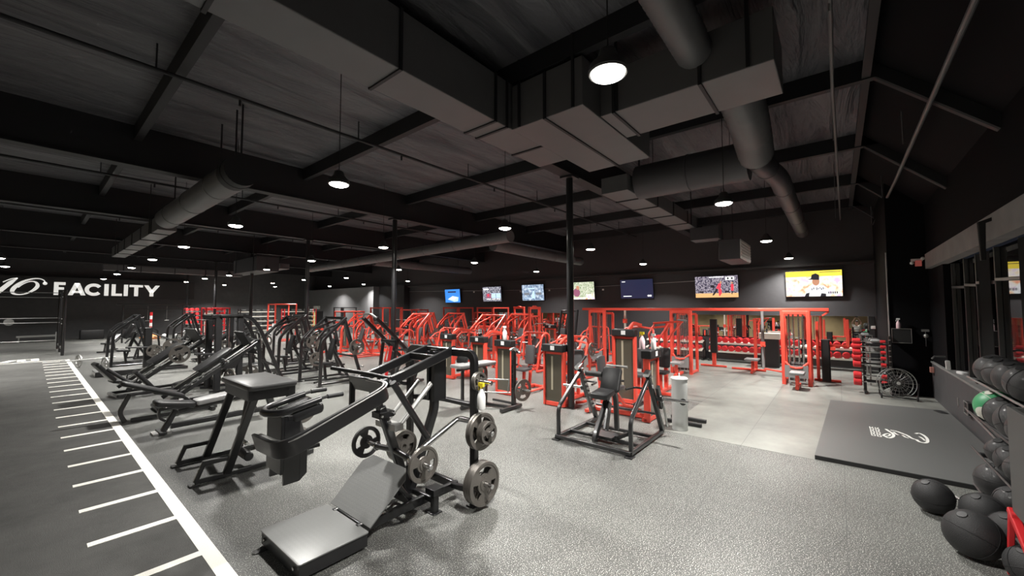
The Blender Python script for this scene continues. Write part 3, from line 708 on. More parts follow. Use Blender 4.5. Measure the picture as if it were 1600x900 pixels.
# ================================================================ hero: black standing lever squat machine
t = thing('lever_squat_machine', 'large black standing lever squat machine with grey tread footplates, nearest in front', 'exercise machine', (2.3, 3.67, 0))
g = MB()
for y in (3.45, 3.89): g.rect([(1.97, y, .105), (3.2, y, .105)], .05, .09, (0, 1, 0))
for x in (2.02, 2.62, 3.17): g.rect([(x, 3.47, .105), (x, 3.87, .105)], .05, .09, (1, 0, 0))
g.rect([(2.75, 3.3, .13), (2.75, 3.9, .13)], .06, .06, (1, 0, 0))
g.build('base_frame', BLK, t, bev=.004)
g = MB(); g.rect([(2.76, 3.31, .01), (2.76, 3.31, .23)], .07, .07, (1, 0, 0)).box(2.69, 2.83, 3.24, 3.38, .2, .26).box(2.70, 2.82, 3.25, 3.4, 0, .012)
g.build('stop_post', BLK, t, bev=.005)
g = MB(); g.rect([(2.34, 3.67, 1.10), (2.70, 3.67, .12)], .075, .09, (0, 1, 0)); g.box(2.28, 2.46, 3.60, 3.74, 1.0, 1.06)
g.rect([(2.36, 3.67, 1.0), (2.25, 3.67, 1.34)], .06, .07, (0, 1, 0))
g.rect([(2.42, 3.75, .98), (2.30, 3.86, 1.34)], .05, .05, (0, 1, 0))
g.build('front_upright', BLK, t, bev=.004)
g = MB(); g.rect([(3.05, 3.67, 1.64), (3.04, 3.67, .95), (2.72, 3.67, .15)], .09, .09, (0, 1, 0), .06); g.box(2.98, 3.16, 3.60, 3.64, 1.05, 1.62).box(2.98, 3.16, 3.70, 3.74, 1.05, 1.62)
g.box(2.55, 2.78, 3.655, 3.665, .14, .42)
g.build('mast', BLK, t, bev=.004)
for s_ in (-1, 1):
    yo = 3.67+s_*.57
    g = MB(); g.rect([(3.10, 3.67, 1.62), (3.12, 3.67+s_*.35, 1.62), (3.12, yo, 1.62), (3.12, yo, 1.3), (3.13, yo, .02)], .06, .09, (1, 0, 0), .22)
    g.box(3.06, 3.2, yo-.05, yo+.05, 0, .015); g.rect([(3.12, yo, .15), (3.12, 3.67+s_*.2, .12)], .05, .06, (1, 0, 0))
    g.rect([(3.13, yo, 1.0), (3.42, yo-s_*.3, .96), (3.42, 3.67, .96)], .05, .07, (0, 0, 1), .06)
    g.build('rear_post', BLK, t, bev=.004)
g = MB()
for y in (3.45, 3.89): g.rect([(3.16, y, 1.64), (2.2, y, 1.37)], .05, .095, (0, 1, 0))
g.rect([(2.86, 3.47, 1.565), (2.86, 3.87, 1.565)], .05, .08, (1, 0, 0))
g.build('lever_arm', BLK, t, bev=.004)
g = MB()
for y in (3.42, 3.92): g.cyl((3.12, y-.03, 1.625), (3.12, y+.03, 1.625), .032, 18)
for y in (3.415, 3.925): g.cyl((2.27, y-.02, 1.40), (2.27, y+.02, 1.40), .022, 14)
for (x, z) in ((2.3, 1.03), (2.44, 1.03), (2.38, .97)): g.cyl((x, 3.57, z), (x, 3.60, z), .013, 8)
g.build('pivot_bolts', CHR, t)
g = MB()   # the C-shaped yoke that carries the pads: a tall flat band
g.rect([(2.18, 3.98, 1.35), (2.20, 3.27, 1.355), (1.25, 3.27, 1.03), (1.22, 3.72, 1.03)], .145, .028, (-.28, 0, .96), .16, c=.003)
g.build('yoke', BLK, t, bev=.003)
g = MB(); g.rect([(2.18, 3.96, 1.405), (2.19, 3.27, 1.41), (1.26, 3.27, 1.085), (1.23, 3.70, 1.085)], .010, .05, (-.28, 0, .96), .16, c=.002); g.build('yoke_top_strip', STE, t)
g = MB(); g.rect([(2.19, 3.97, 1.42), (2.19, 3.97, 1.1)], .05, .05, (1, 0, 0)); g.build('yoke_stub', BLK, t)
g = MB(); g.tube([(2.28, 3.42, 1.43), (2.2, 3.66, 1.46), (2.02, 4.08, 1.50)], .021, 12, .06); g.build('side_handle', BLKM, t)
g = MB(); g.box(1.33, 1.355, 3.50, 3.80, .78, 1.24).box(1.355, 1.48, 3.50, 3.525, .69, 1.24).box(1.355, 1.48, 3.775, 3.80, .69, 1.24)
g.prism([(1.48, 3.50, .69), (1.54, 3.50, .74), (1.54, 3.50, .98), (1.48, 3.50, 1.1)], (0, .025, 0)); g.rect([(1.54, 3.56, .93), (1.66, 3.56, .93)], .06, .03, (0, 1, 0))
g.box(1.40, 1.48, 3.525, 3.775, .74, 1.0)
g.build('pad_channel', BLK, t, bev=.004)
arc = [(1.64, 3.50, 1.335), (1.52, 3.50, 1.31)]+[(1.43+.17*math.cos(math.radians(a)), 3.66+.17*math.sin(math.radians(a)), 1.285+.02*math.cos(math.radians(a))) for a in range(250, 109, -20)]+[(1.52, 3.82, 1.31), (1.64, 3.82, 1.335)]
MB().tube(arc, .030, 14).build('shoulder_hoop', BLK, t)
for s_ in (-1, 1):
    y = 3.66+s_*.12
    g = MB().slab((1.54, y, 1.24), (1, 0, .2), (0, 1, -.25*s_), .28, .11, .09, .04, .03); g.build('shoulder_pad', VIN, t)
    g = MB().tube([(1.62, 3.66+s_*.16, 1.33), (1.68, 3.66+s_*.16, 1.345), (1.84, 3.66+s_*.16, 1.345)], .013, 10, .05); h = g.build('hand_grip', BLK, t)
    MB().tube([(1.70, 3.66+s_*.16, 1.345), (1.84, 3.66+s_*.16, 1.345)], .020, 12).build('grip_sleeve', BLKM, h)
g = MB(); g.rect([(1.38, 3.52, 1.22), (1.38, 3.78, 1.22), (1.56, 3.78, 1.23)], .04, .05, (0, 0, 1)).rect([(1.38, 3.52, 1.22), (1.56, 3.52, 1.23)], .04, .05, (0, 0, 1)); g.build('hoop_bracket', BLK, t)
g = MB(); g.tube([(2.27, 3.36, 1.40), (2.69, 3.36, .78)], .033, 14); g.build('link_strut', BLK, t)
g = MB(); g.tube([(2.55, 3.34, .66), (3.12, 3.34, .88), (3.13, 3.15, .88)], .032, 14, .05); g.build('counter_lever', CHR, t)
for s_ in (-1, 1):
    g = MB(); y0 = 3.67+s_*.30; y1 = 3.67+s_*.62
    g.tube([(2.50, 3.67, .63), (2.50, y0, .60)], .03, 12); g.build('horn_bracket', BLK, t)
    g = MB(); g.cyl((2.50, y0, .60), (2.50, y1, .60), .025, 16).lathe((2.50, y0, .60), (0, s_, 0), [(.045, 0), (.045, .02)], 16); g.build('plate_horn', CHR, t)
for (x, z, l, y0, s_) in ((3.14, .80, .26, 3.1, -1), (3.14, .26, .26, 3.1, -1), (3.12, 1.33, .26, 3.1, -1), (3.12, 1.3, .2, 4.24, 1)):
    MB().cyl((x, y0+s_*.02, z), (x, y0+s_*l, z), .025, 16).build('storage_peg', CHR, t)
g = MB()
for (dx, y) in ((0, 3.52), (.05, 3.60), (.0, 3.76), (.06, 3.83)):
    g.tube([(2.46+dx, y, .90), (2.90+dx, y+.03, 1.27)], .018, 10)
g.box(2.40, 2.5, 3.5, 3.86, .87, .93)
g.build('guide_rods', STE, t)
g = MB(); g.box(1.40, 1.98, 3.28, 3.30, .02, .125).box(1.40, 1.98, 4.03, 4.05, .02, .125).box(1.40, 1.42, 3.3, 4.03, .02, .125).box(1.96, 1.98, 3.3, 4.03, .04, .125)
for y in (3.36, 3.97): g.box(1.33, 1.42, y-.035, y+.035, 0, .012)
g.build('footplate_frame', BLK, t, bev=.003)
g = MB()
for y in (3.36, 3.97): g.cyl((1.385, y, .085), (1.40, y, .085), .016, 10).lathe((1.335, y, .006), (0, 0, 1), [(.03, 0), (.03, .01)], 14)
g.build('frame_bolts', CHR, t)
MB().slab((1.69, 3.665, .137), (1, 0, 0), (0, 1, 0), .60, .79, .012, .02, .002).build('flat_footplate', TREAD, t)
g = MB(); a = V((2.02, 0, .145)); d = V((.42, 0, .37))
def q_(u, y): p = a+d*u; return (p.x, y, p.z)
g.prism([q_(0, 3.30), q_(0, 4.03), q_(.85, 4.05), q_(1.02, 3.95), q_(1.02, 3.38), q_(.85, 3.28)], V((-.008, 0, .009))); g.build('angled_footplate', TREAD, t, bev=.002)
g = MB(); g.rect([(2.1, 3.45, .17), (2.4, 3.45, .43)], .04, .05, (0, 1, 0)).rect([(2.1, 3.89, .17), (2.4, 3.89, .43)], .04, .05, (0, 1, 0)).rect([(2.38, 3.5, .42), (2.6, 3.5, .12)], .03, .04, (0, 1, 0)).rect([(2.38, 3.84, .42), (2.6, 3.84, .12)], .03, .04, (0, 1, 0)); pieces(g, 'footplate_brace', BLK, t)
plate((2.50, 3.17, .60), (0, 1, 0), .172, 'grey weight plate on the near horn of the lever squat machine, above its angled footplate', 'plates on the lever squat machine', spin=.3)
plate((2.50, 4.20, .60), (0, 1, 0), .172, 'dark weight plate on the far horn of the lever squat machine', 'plates on the lever squat machine', PLTD, spin=1.2)
plate((3.14, 3.035, .80), (0, 1, 0), .195, 'inner large grey plate on the upper rear peg of the lever squat machine', 'plates on the lever squat machine', spin=.4)
plate((3.14, 2.995, .80), (0, 1, 0), .195, 'second large grey plate on the upper rear peg, behind the small ones', 'plates on the lever squat machine', spin=.9)
for k, n_k in enumerate(('innermost', 'middle', 'outermost')):
    plate((3.14, 2.955-k*.028, .80), (0, 1, 0), .118, '%s small grey plate on the upper rear peg of the lever squat machine' % n_k, 'plates on the lever squat machine', th=.024, spin=.2+k)
for k, n_k in enumerate(('inner', 'middle', 'outer')):
    plate((3.14, 3.035-k*.036, .26), (0, 1, 0), .225, '%s of the largest grey plates on the lowest rear peg, near the floor' % n_k, 'plates on the lever squat machine', th=.034, spin=.5)
for k, n_k in enumerate(('inner', 'outer')):
    plate((3.12, 3.04-k*.028, 1.33), (0, 1, 0), .10, '%s small grey plate on the top peg where the spray bottle hangs' % n_k, 'plates on the lever squat machine', th=.024)
plate((3.12, 4.32, 1.3), (0, 1, 0), .17, 'dark weight plate on the far rear post of the lever squat machine', 'plates on the lever squat machine', PLTD)
for k, n_k in enumerate(('near', 'middle', 'far')):
    plate((2.86, 4.0+k*.035, .50), (0, 1, 0), .18, '%s grey plate of the stack stored behind the lever squat mast' % n_k, 'plates on the lever squat machine')
spray('white spray bottle with yellow nozzle hanging from the top peg of the lever squat machine', 3.06, 2.93, 1.06, WHT, YEL, 1.05)

# ================================================================ hero: black seated row machine on the right
t = thing('plate_loaded_seat_machine', 'black plate-loaded seated machine with square backrest, alone in front of the red machines', 'exercise machine', (6.1, 2.97, 0))
g = MB()
g.rect([(5.5, 2.33, .05), (5.5, 3.6, .05)], .06, .06, (1, 0, 0))
for y in (2.35, 3.57): g.rect([(5.5, y, .05), (6.86, y, .05)], .06, .06, (0, 1, 0)).box(5.42, 5.54, y-.06, y+.06, 0, .02)
g.rect([(6.45, 2.37, .05), (6.45, 3.55, .05)], .05, .05, (1, 0, 0)).rect([(5.9, 2.37, .05), (5.9, 3.55, .05)], .05, .05, (1, 0, 0))
g.build('base_frame', BLK, t, bev=.003)
for y in (2.35, 3.57):
    g = MB(); g.rect([(5.54, y, .06), (5.53, y, .50), (6.22, y, .98)], .055, .055, (0, 1, 0), .12); g.build('front_post', BLK, t, bev=.003)
    g = MB(); g.rect([(6.20, y, 1.10), (6.84, y, .06)], .07, .075, (0, 1, 0)); g.build('rear_post', BLK, t, bev=.003)
    g = MB(); g.rect([(6.13, y, 1.07), (6.26, y, 1.12)], .09, .05, (0, 1, 0)).cyl((6.24, y-.06, 1.04), (6.24, y+.06, 1.04), .03, 12); g.build('pivot_cap', CHR, t)
    s_ = -1 if y < 3 else 1
    g = MB(); g.rect([(6.45, y+s_*.07, .85), (6.62, y+s_*.07, .50)], .05, .10, (0, 1, 0)).cyl((6.52, y, .66), (6.52, y+s_*.13, .66), .05, 14); g.build('weight_lever', BLK, t)
    MB().cyl((6.52, y+s_*.10, .66), (6.52, y+s_*.52, .66), .025, 16).build('plate_horn', CHR, t)
    MB().tube([(6.60, y+s_*.1, .6), (6.80, y+s_*.1, .15)], .018, 8).build('damper', STE, t)
g = MB(); g.rect([(6.35, 2.4, .82), (6.35, 2.62, .82), (6.1, 2.66, .82)], .03, .03, (0, 0, 1), .04).rect([(6.35, 3.54, .82), (6.35, 3.3, .82), (6.1, 3.26, .82)], .03, .03, (0, 0, 1), .04)
g.tube([(6.80, 2.37, .33), (6.80, 3.55, .33)], .02, 10)
g.build('linkage', BLK, t)
g = MB()
for k in range(7): g.box(6.30+k*.05, 6.34+k*.05, 3.49, 3.53, .83-k*.085, .86-k*.085)
g.build('range_adjuster', STE, t)
g = MB(); g.rect([(5.62, 2.97, .06), (5.66, 2.97, .16), (6.08, 2.97, .66)], .07, .09, (0, 1, 0), .08).rect([(5.78, 2.86, .22), (6.0, 2.9, .6)], .05, .12, (0, 1, 0)); g.build('seat_post', BLK, t, bev=.003)
MB().slab((5.90, 2.97, .74), (.97, 0, .12), (0, 1, 0), .36, .30, .09, .05, .03).build('seat', VIN, t)
g = MB(); g.rect([(6.42, 2.97, .05), (6.40, 2.97, .55), (6.28, 2.97, .85)], .07, .08, (0, 1, 0), .08); g.build('backrest_post', BLK, t)
b = MB().slab((6.22, 2.97, .92), (.38, 0, .92), (0, 1, 0), .42, .34, .07, .06, .025); b = b.build('backrest', VIN, t)
MB().rect([(6.32, 2.97, .98), (6.48, 2.97, 1.1)], .05, .05, (0, 1, 0)).build('backrest_arm', BLK, t)
g = MB(); g.tube([(6.45, 2.78, 1.12), (6.45, 3.16, 1.12)], .02, 10); g.build('head_bar', STE, t)
g = MB(); g.box(5.75, 6.05, 2.75, 3.15, .09, .12).rect([(5.8, 2.7, .12), (6.1, 2.65, .12)], .05, .06, (0, 1, 0)); g.build('foot_rest', BLK, t)
g = MB(); g.cyl((6.25, 3.14, .98), (6.25, 3.46, .98), .05, 16); g.build('roller_pad', VIN, t)

# ================================================================ hero: reverse hyper
t = thing('reverse_hyper_bench', 'black reverse hyperextension bench with tall splayed legs and flat grey top pad beside the turf', 'exercise machine', (2.0, 6.2, 0))
for y in (5.62, 6.44):
    yb = 6.0 if y < 6 else 6.90
    g = MB(); g.rect([(1.34, yb, .04), (2.72, yb, .04)], .05, .06, (0, 1, 0)).rect([(1.34, yb, .04), (1.42, yb, .24), (1.72, yb-.05, .25)], .05, .05, (0, 1, 0)); g.box(1.28, 1.38, yb-.05, yb+.05, 0, .02)
    g.build('base_rail', BLK, t, bev=.003)
    g = MB(); g.rect([(1.66, yb, .05), (1.84, y, 1.08)], .06, .09, (0, 1, 0)); g.build('leg', BLK, t, bev=.003)
    g = MB(); g.rect([(2.62, yb, .05), (2.20, y, 1.08)], .06, .09, (0, 1, 0)); g.build('leg', BLK, t, bev=.003)
g = MB(); g.box(1.74, 2.28, 5.58, 5.62, .98, 1.10).box(1.74, 2.28, 6.44, 6.48, .98, 1.10).box(1.74, 1.78, 5.6, 6.46, .98, 1.1).box(2.24, 2.28, 5.6, 6.46, .98, 1.1)
for y in (5.575,):
    for x in (1.80, 2.2):
        for z in (1.0, 1.06): g.cyl((x, y-.006, z), (x, y, z), .013, 8)
g.build('top_frame', BLK, t, bev=.003)
MB().slab((1.98, 5.99, 1.15), (1, 0, 0), (0, 1, 0), .57, 1.08, .07, .05, .025).build('top_pad', flat('worn_grey_pad', (.055, .055, .055), .36), t)
g = MB(); g.rect([(1.98, 6.3, 1.0), (1.88, 6.3, .25)], .05, .07, (0, 1, 0)).slab((1.88, 6.3, .42), (0, 0, 1), (0, 1, 0), .22, .18, .03, .08, .01); g.build('pendulum', BLK, t)
MB().cyl((1.87, 6.28, .36), (1.87, 5.98, .36), .025, 14).build('plate_horn', CHR, t)
MB().cyl((1.9, 6.0, .18), (1.9, 6.5, .18), .055, 16).build('roller_pad', VIN, t)
plate((2.62, 6.18, .62), (.2, 1, 0), .2, 'grey weight plate under the top pad of the reverse hyper bench', 'plates stored on black machines')
plate((2.9, 7.15, .035), (0, 0, 1), .225, 'grey weight plate lying flat on the floor behind the reverse hyper bench', 'plates lying on the floor')

# ================================================================ generic machine kinds (local axes: front at -x)
KIND = {}
def place(kind, x, y, rot, label, cat='exercise machine', group=None, **kw):
    key = (kind.__name__, tuple(sorted((k, getattr(v, 'name', v)) for k, v in kw.items())))
    if key in KIND:
        t = copy_tree(KIND[key]); t.location = (x, y, 0); t.rotation_euler = (0, 0, math.radians(rot)); t['label'] = label
        if group: t['group'] = group
        elif 'group' in t: del t['group']
    else:
        t = thing(kind.mname, label, cat, (0, 0, 0), 0, group); kind(t, **kw); KIND[key] = t
        t.location = (x, y, 0); t.rotation_euler = (0, 0, math.radians(rot))
    return t
def at_(t, p): return wm(t) @ V(p)
def dirn(t, d): return wm(t).to_3x3() @ V(d)

def stack_machine(t, c=RED, h=1.33, style=0):
    g = MB(); H = h-.16
    for y in (-.235, .235): g.rect([(0, y, .02), (0, y, H)], .05, .12, (0, 1, 0))
    g.rect([(0, -.21, H-.03), (0, .21, H-.03)], .06, .06, (0, 0, 1)).rect([(0, -.21, .06), (0, .21, .06)], .1, .07, (0, 0, 1))
    g.build('tower_frame', c, t, False, bev=.004)
    g = MB(); g.box(-.03, -.018, -.205, .205, .1, H-.06); s = g.build('smoked_shroud', SHR, t, False)
    MB().box(-.034, -.03, .02, .065, .35, H-.1).build('weight_scale_strip', BELT, s, False)
    g = MB()
    for k in range(12): g.box(-.005, .055, -.15, .15, .1+k*.03, .125+k*.03)
    g.build('weight_stack', STE, t, False)
    g = MB()
    for y in (-.09, .09): g.cyl((.025, y, .08), (.025, y, H-.05), .01, 8)
    g.build('guide_rods', CHR, t, False)
    s = MB().box(-.10, .10, -.27, .27, H, h).build('console', BLKM, t, False, bev=.02)
    MB().box(-.104, -.10, -.06, .04, H+.04, h-.03).build('console_label', PAPER, s, False)
    g = MB(); g.rect([(.05, 0, .05), (1.25, 0, .05)], .08, .08, (0, 1, 0)).rect([(1.2, -.35, .05), (1.2, .35, .05)], .08, .06, (1, 0, 0)).rect([(.05, .26, .05), (.05, -.26, .05)], .1, .07, (1, 0, 0))
    g.tube([(.35, -.32, .06), (.5, -.42, .06), (1.0, -.42, .06), (1.2, -.3, .06)], .03, 10, .08)
    g.rect([(.75, 0, .08), (.78, 0, .50)], .07, .07, (0, 1, 0)).rect([(1.0, 0, .08), (1.12, 0, .95)], .07, .07, (0, 1, 0))
    if style == 0:
        g.rect([(.02, 0, H+.02), (.5, 0, h+.12), (.95, 0, h+.05)], .06, .08, (0, 1, 0), .1)
    g.build('seat_frame', c, t, False)
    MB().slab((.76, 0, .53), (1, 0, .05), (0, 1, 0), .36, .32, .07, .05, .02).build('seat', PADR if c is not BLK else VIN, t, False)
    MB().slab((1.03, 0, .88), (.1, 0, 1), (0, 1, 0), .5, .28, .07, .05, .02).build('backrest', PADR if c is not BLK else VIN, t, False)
    if style == 0:
        for s_ in (-1, 1):
            g = MB(); g.tube([(.85, 0, h+.02), (.85, s_*.34, h-.02), (.62, s_*.42, h-.28), (.5, s_*.36, h-.45)], .025, 10, .08); a = g.build('press_arm', c, t, False)
            MB().tube([(.62, s_*.42, h-.28), (.48, s_*.34, h-.47)], .03, 10).build('hand_grip', BLKM, a, False)
    else:
        g = MB(); g.rect([(.62, .18, .45), (.45, .2, .25), (.28, .2, .25)], .05, .05, (0, 1, 0), .04); a = g.build('leg_arm', c, t, False)
        MB().cyl((.28, -.2, .25), (.28, .2, .25), .055, 14).build('roller_pad', VIN, a, False)
        for s_ in (-1, 1):
            g = MB(); g.tube([(1.0, s_*.2, .5), (.85, s_*.24, .62), (.7, s_*.24, .62)], .017, 8, .04); a = g.build('side_handle', c, t, False)
            MB().tube([(.8, s_*.24, .62), (.66, s_*.24, .62)], .023, 8).build('hand_grip', BLKM, a, False)
stack_machine.mname = 'weight_stack_machine'

def iso_machine(t, c=BLK, wide=.62):
    for s_ in (-1, 1):
        y = s_*wide
        g = MB(); g.rect([(0, y, .03), (.03, y, 1.22), (.72, y*.92, 1.84)], .07, .08, (0, 1, 0), .16); g.rect([(.68, y*.92, 1.80), (1.2, y, .05)], .07, .08, (0, 1, 0)); g.box(-.06, .06, y-.06, y+.06, 0, .02)
        g.build('side_frame', c, t, False, bev=.003)
        g = MB(); g.rect([(.86, s_*.3, 1.74), (.25, s_*.34, 1.52), (.02, s_*.34, 1.25)], .05, .06, (0, 1, 0), .1).rect([(.8, s_*.3, 1.72), (1.0, s_*.36, .95)], .05, .06, (0, 1, 0)); a = g.build('lever_arm', c, t, False)
        MB().tube([(.05, s_*.34, 1.28), (.05, s_*.16, 1.24)], .018, 8).build('hand_grip', BLKM, a, False)
        MB().cyl((.97, s_*.38, 1.0), (.97, s_*(wide+.28), 1.0), .024, 12).build('plate_horn', CHR, t, False)
        MB().cyl((1.1, s_*(wide+.03), .45), (1.1, s_*(wide+.25), .45), .024, 12).build('storage_peg', CHR, t, False)
    g = MB(); g.rect([(1.18, -wide, .07), (1.18, wide, .07)], .07, .07, (1, 0, 0)).rect([(.0, -wide, .07), (1.2, -wide, .07)], .06, .06, (0, 1, 0)).rect([(.0, wide, .07), (1.2, wide, .07)], .06, .06, (0, 1, 0))
    g.rect([(.42, 0, .07), (1.18, 0, .07)], .07, .07, (0, 1, 0)).rect([(.45, 0, .07), (.40, 0, .5)], .07, .07, (0, 1, 0)).rect([(1.1, 0, .1), (.62, 0, .95)], .06, .07, (0, 1, 0))
    g.rect([(.42, -.02, .08), (.0, -.3, .08)], .05, .05, (0, 0, 1)).rect([(.42, .02, .08), (.0, .3, .08)], .05, .05, (0, 0, 1))
    g.build('base_frame', c, t, False)
    MB().rect([(1.02, -wide, .72), (1.02, wide, .72)], .05, .05, (1, 0, 0)).build('cross_bar', c, t, False)
    MB().rect([(.7, -wide*.92, 1.82), (.7, wide*.92, 1.82)], .07, .07, (1, 0, 0)).build('cross_bar', c, t, False)
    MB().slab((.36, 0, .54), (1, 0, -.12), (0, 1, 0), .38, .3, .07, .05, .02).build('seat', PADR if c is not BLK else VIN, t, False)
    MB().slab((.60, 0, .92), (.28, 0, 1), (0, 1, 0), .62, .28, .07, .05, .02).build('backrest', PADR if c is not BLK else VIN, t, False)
iso_machine.mname = 'plate_loaded_press'
def iso(x, y, rot, c, lab, plates=((-1, 1.0, .225), (1, 1.0, .225)), m=None, short='press machine'):
    t = place(iso_machine, x, y, rot, lab, c=c)
    for s_, z, R in plates:
        p = (.97, s_*.74, 1.0) if z > .7 else (1.1, s_*.76, .45)
        plate(at_(t, p), dirn(t, (0, 1, 0)), R, 'grey weight plate on the %s %s of the %s' % ('near' if s_ < 0 else 'far', 'horn' if z > .7 else 'low peg', short), 'plates on press machines', m)
    return t

def power_rack(t, c=RED, w=1.15, d=1.2, h=2.13):
    for sx in (0, 1):
        for s_ in (-1, 1):
            g = MB(); x = sx*d; y = s_*w/2; g.rect([(x, y, .0), (x, y, h)], .075, .075, (0, 1, 0)); u = g.build('upright', c, t, False)
            g = MB()
            for k in range(14): g.cyl((x-.039, y, .4+k*.11), (x-.037, y, .4+k*.11), .011, 6)
            g.build('peg_holes', BLKM, u, False)
    g = MB()
    for y in (-w/2, w/2): g.rect([(0, y, h-.04), (d, y, h-.04)], .07, .07, (0, 1, 0)).rect([(0, y, .05), (d, y, .05)], .07, .07, (0, 1, 0)).rect([(.02, y, 1.0), (d-.02, y, 1.0)], .05, .05, (0, 1, 0))
    for x in (0, d): g.rect([(x, -w/2, h-.04), (x, w/2, h-.04)], .07, .07, (1, 0, 0))
    g.rect([(d, -w/2, .05), (d, w/2, .05)], .07, .07, (1, 0, 0)); pieces(g, 'crossbeam', c, t, world=False)
    MB().tube([(-.06, -w/2-.5, 1.35), (-.06, w/2+.5, 1.35)], .016, 8).build('barbell', STE, t, False)
    g = MB()
    for y in (-w/2, w/2): g.box(-.1, -.03, y-.03, y+.03, 1.28, 1.34)
    g.build('bar_hooks', BLKM, t, False)
power_rack.mname = 'power_rack'

def pulldown(t, c=RED, h=2.1):
    g = MB()
    for y in (-.3, .3): g.rect([(0, y, .02), (0, y, h)], .08, .1, (0, 1, 0))
    g.rect([(0, -.34, h), (0, .34, h)], .09, .08, (0, 0, 1)).rect([(0, -.12, h), (0, -.06, h+.06), (0, .06, h+.06), (0, .12, h)], .09, .05, (1, 0, 0), .03)
    g.rect([(0, -.26, h-.3), (0, .26, h-.3)], .06, .06, (0, 0, 1)).rect([(0, 0, .06), (-1.1, 0, .06)], .08, .08, (0, 1, 0)).rect([(-1.1, -.3, .05), (-1.1, .3, .05)], .08, .06, (1, 0, 0)).rect([(-.7, 0, .08), (-.7, 0, .45)], .07, .07, (0, 1, 0)).rect([(-.1, 0, .3), (-.45, 0, .62)], .06, .06, (0, 1, 0))
    g.build('tower_frame', c, t, False, bev=.003)
    g = MB()
    for k in range(16): g.box(-.05, .06, -.16, .16, .1+k*.035, .13+k*.035)
    g.build('weight_stack', PLTD, t, False)
    g = MB()
    for y in (-.1, .1): g.cyl((0, y, .08), (0, y, h-.3), .011, 8)
    g.cyl((-.3, 0, h-.55), (-.3, 0, h-.02), .004, 6)
    g.build('guide_rods', CHR, t, False)
    MB().tube([(-.32, -.55, h-.62), (-.3, -.35, h-.55), (-.3, .35, h-.55), (-.32, .55, h-.62)], .015, 8, .04).build('pull_bar', CHR, t, False)
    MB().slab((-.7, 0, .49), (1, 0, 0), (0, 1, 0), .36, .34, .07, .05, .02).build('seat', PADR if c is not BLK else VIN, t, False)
    MB().cyl((-.45, -.28, .68), (-.45, .28, .68), .055, 14).build('thigh_roller', VIN, t, False)
pulldown.mname = 'pulldown_tower'

def low_press(t, c=RED):
    """short plate-loaded machine with two A-shaped sides"""
    for s_ in (-1, 1):
        y = s_*.4
        g = MB(); g.tube([(.0, y, .04), (.28, y, 1.15), (.5, y, 1.28), (.72, y, 1.2), (.85, y, .04)], .035, 10, .1).rect([(.0, y, .05), (1.1, y, .05)], .06, .06, (0, 1, 0)); g.build('side_frame', c, t, False)
        g = MB(); g.tube([(.55, s_*.3, 1.2), (.1, s_*.5, 1.05), (-.25, s_*.5, .8)], .026, 10, .1); a = g.build('press_arm', c, t, False)
        MB().tube([(-.2, s_*.5, .85), (-.32, s_*.5, .7)], .03, 8).build('hand_grip', BLKM, a, False)
        MB().cyl((.6, s_*.42, .9), (.6, s_*.75, .9), .024, 12).build('plate_horn', CHR, t, False)
    MB().rect([(.5, -.4, 1.26), (.5, .4, 1.26)], .06, .06, (1, 0, 0)).build('top_bar', c, t, False)
    g = MB(); g.rect([(1.08, -.4, .05), (1.08, .4, .05)], .06, .06, (1, 0, 0)).rect([(.2, 0, .05), (1.08, 0, .05)], .07, .07, (0, 1, 0)).rect([(.25, 0, .07), (.25, 0, .45)], .06, .06, (0, 1, 0)).rect([(.7, 0, .07), (.55, 0, 1.0)], .06, .06, (0, 1, 0)); g.build('base_frame', c, t, False)
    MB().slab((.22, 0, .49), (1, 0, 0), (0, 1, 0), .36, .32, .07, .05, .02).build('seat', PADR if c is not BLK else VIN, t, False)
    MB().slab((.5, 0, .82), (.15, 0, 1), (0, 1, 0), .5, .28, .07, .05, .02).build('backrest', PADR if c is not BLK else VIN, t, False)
low_press.mname = 'low_press_machine'

def flat_bench(t, c=BLK, pad=VIN, back=25):
    g = MB(); g.rect([(0, 0, .09), (1.05, 0, .09)], .06, .08, (0, 1, 0)).rect([(-.0, -.25, .05), (-.0, .25, .05)], .06, .06, (1, 0, 0)).rect([(1.05, -.28, .05), (1.05, .28, .05)], .06, .06, (1, 0, 0)).rect([(.02, 0, .1), (.1, 0, .38)], .06, .06, (0, 1, 0)).rect([(.85, 0, .1), (.75, 0, .4)], .06, .06, (0, 1, 0)).rect([(.1, 0, .37), (.8, 0, .37)], .06, .05, (0, 1, 0))
    g.build('bench_frame', c, t, False)
    MB().slab((.12, 0, .44), (1, 0, 0), (0, 1, 0), .34, .28, .07, .05, .02).build('seat', pad, t, False)
    a = math.radians(back); MB().slab((.33+.42*math.cos(a), 0, .44+.42*math.sin(a)), (math.cos(a), 0, math.sin(a)), (0, 1, 0), .84, .28, .07, .05, .02).build('backrest', pad, t, False)
    MB().rect([(.75, 0, .38), (.33+.5*math.cos(a), 0, .40+.5*math.sin(a))], .05, .05, (0, 1, 0)).build('backrest_strut', c, t, False)
flat_bench.mname = 'adjustable_bench'

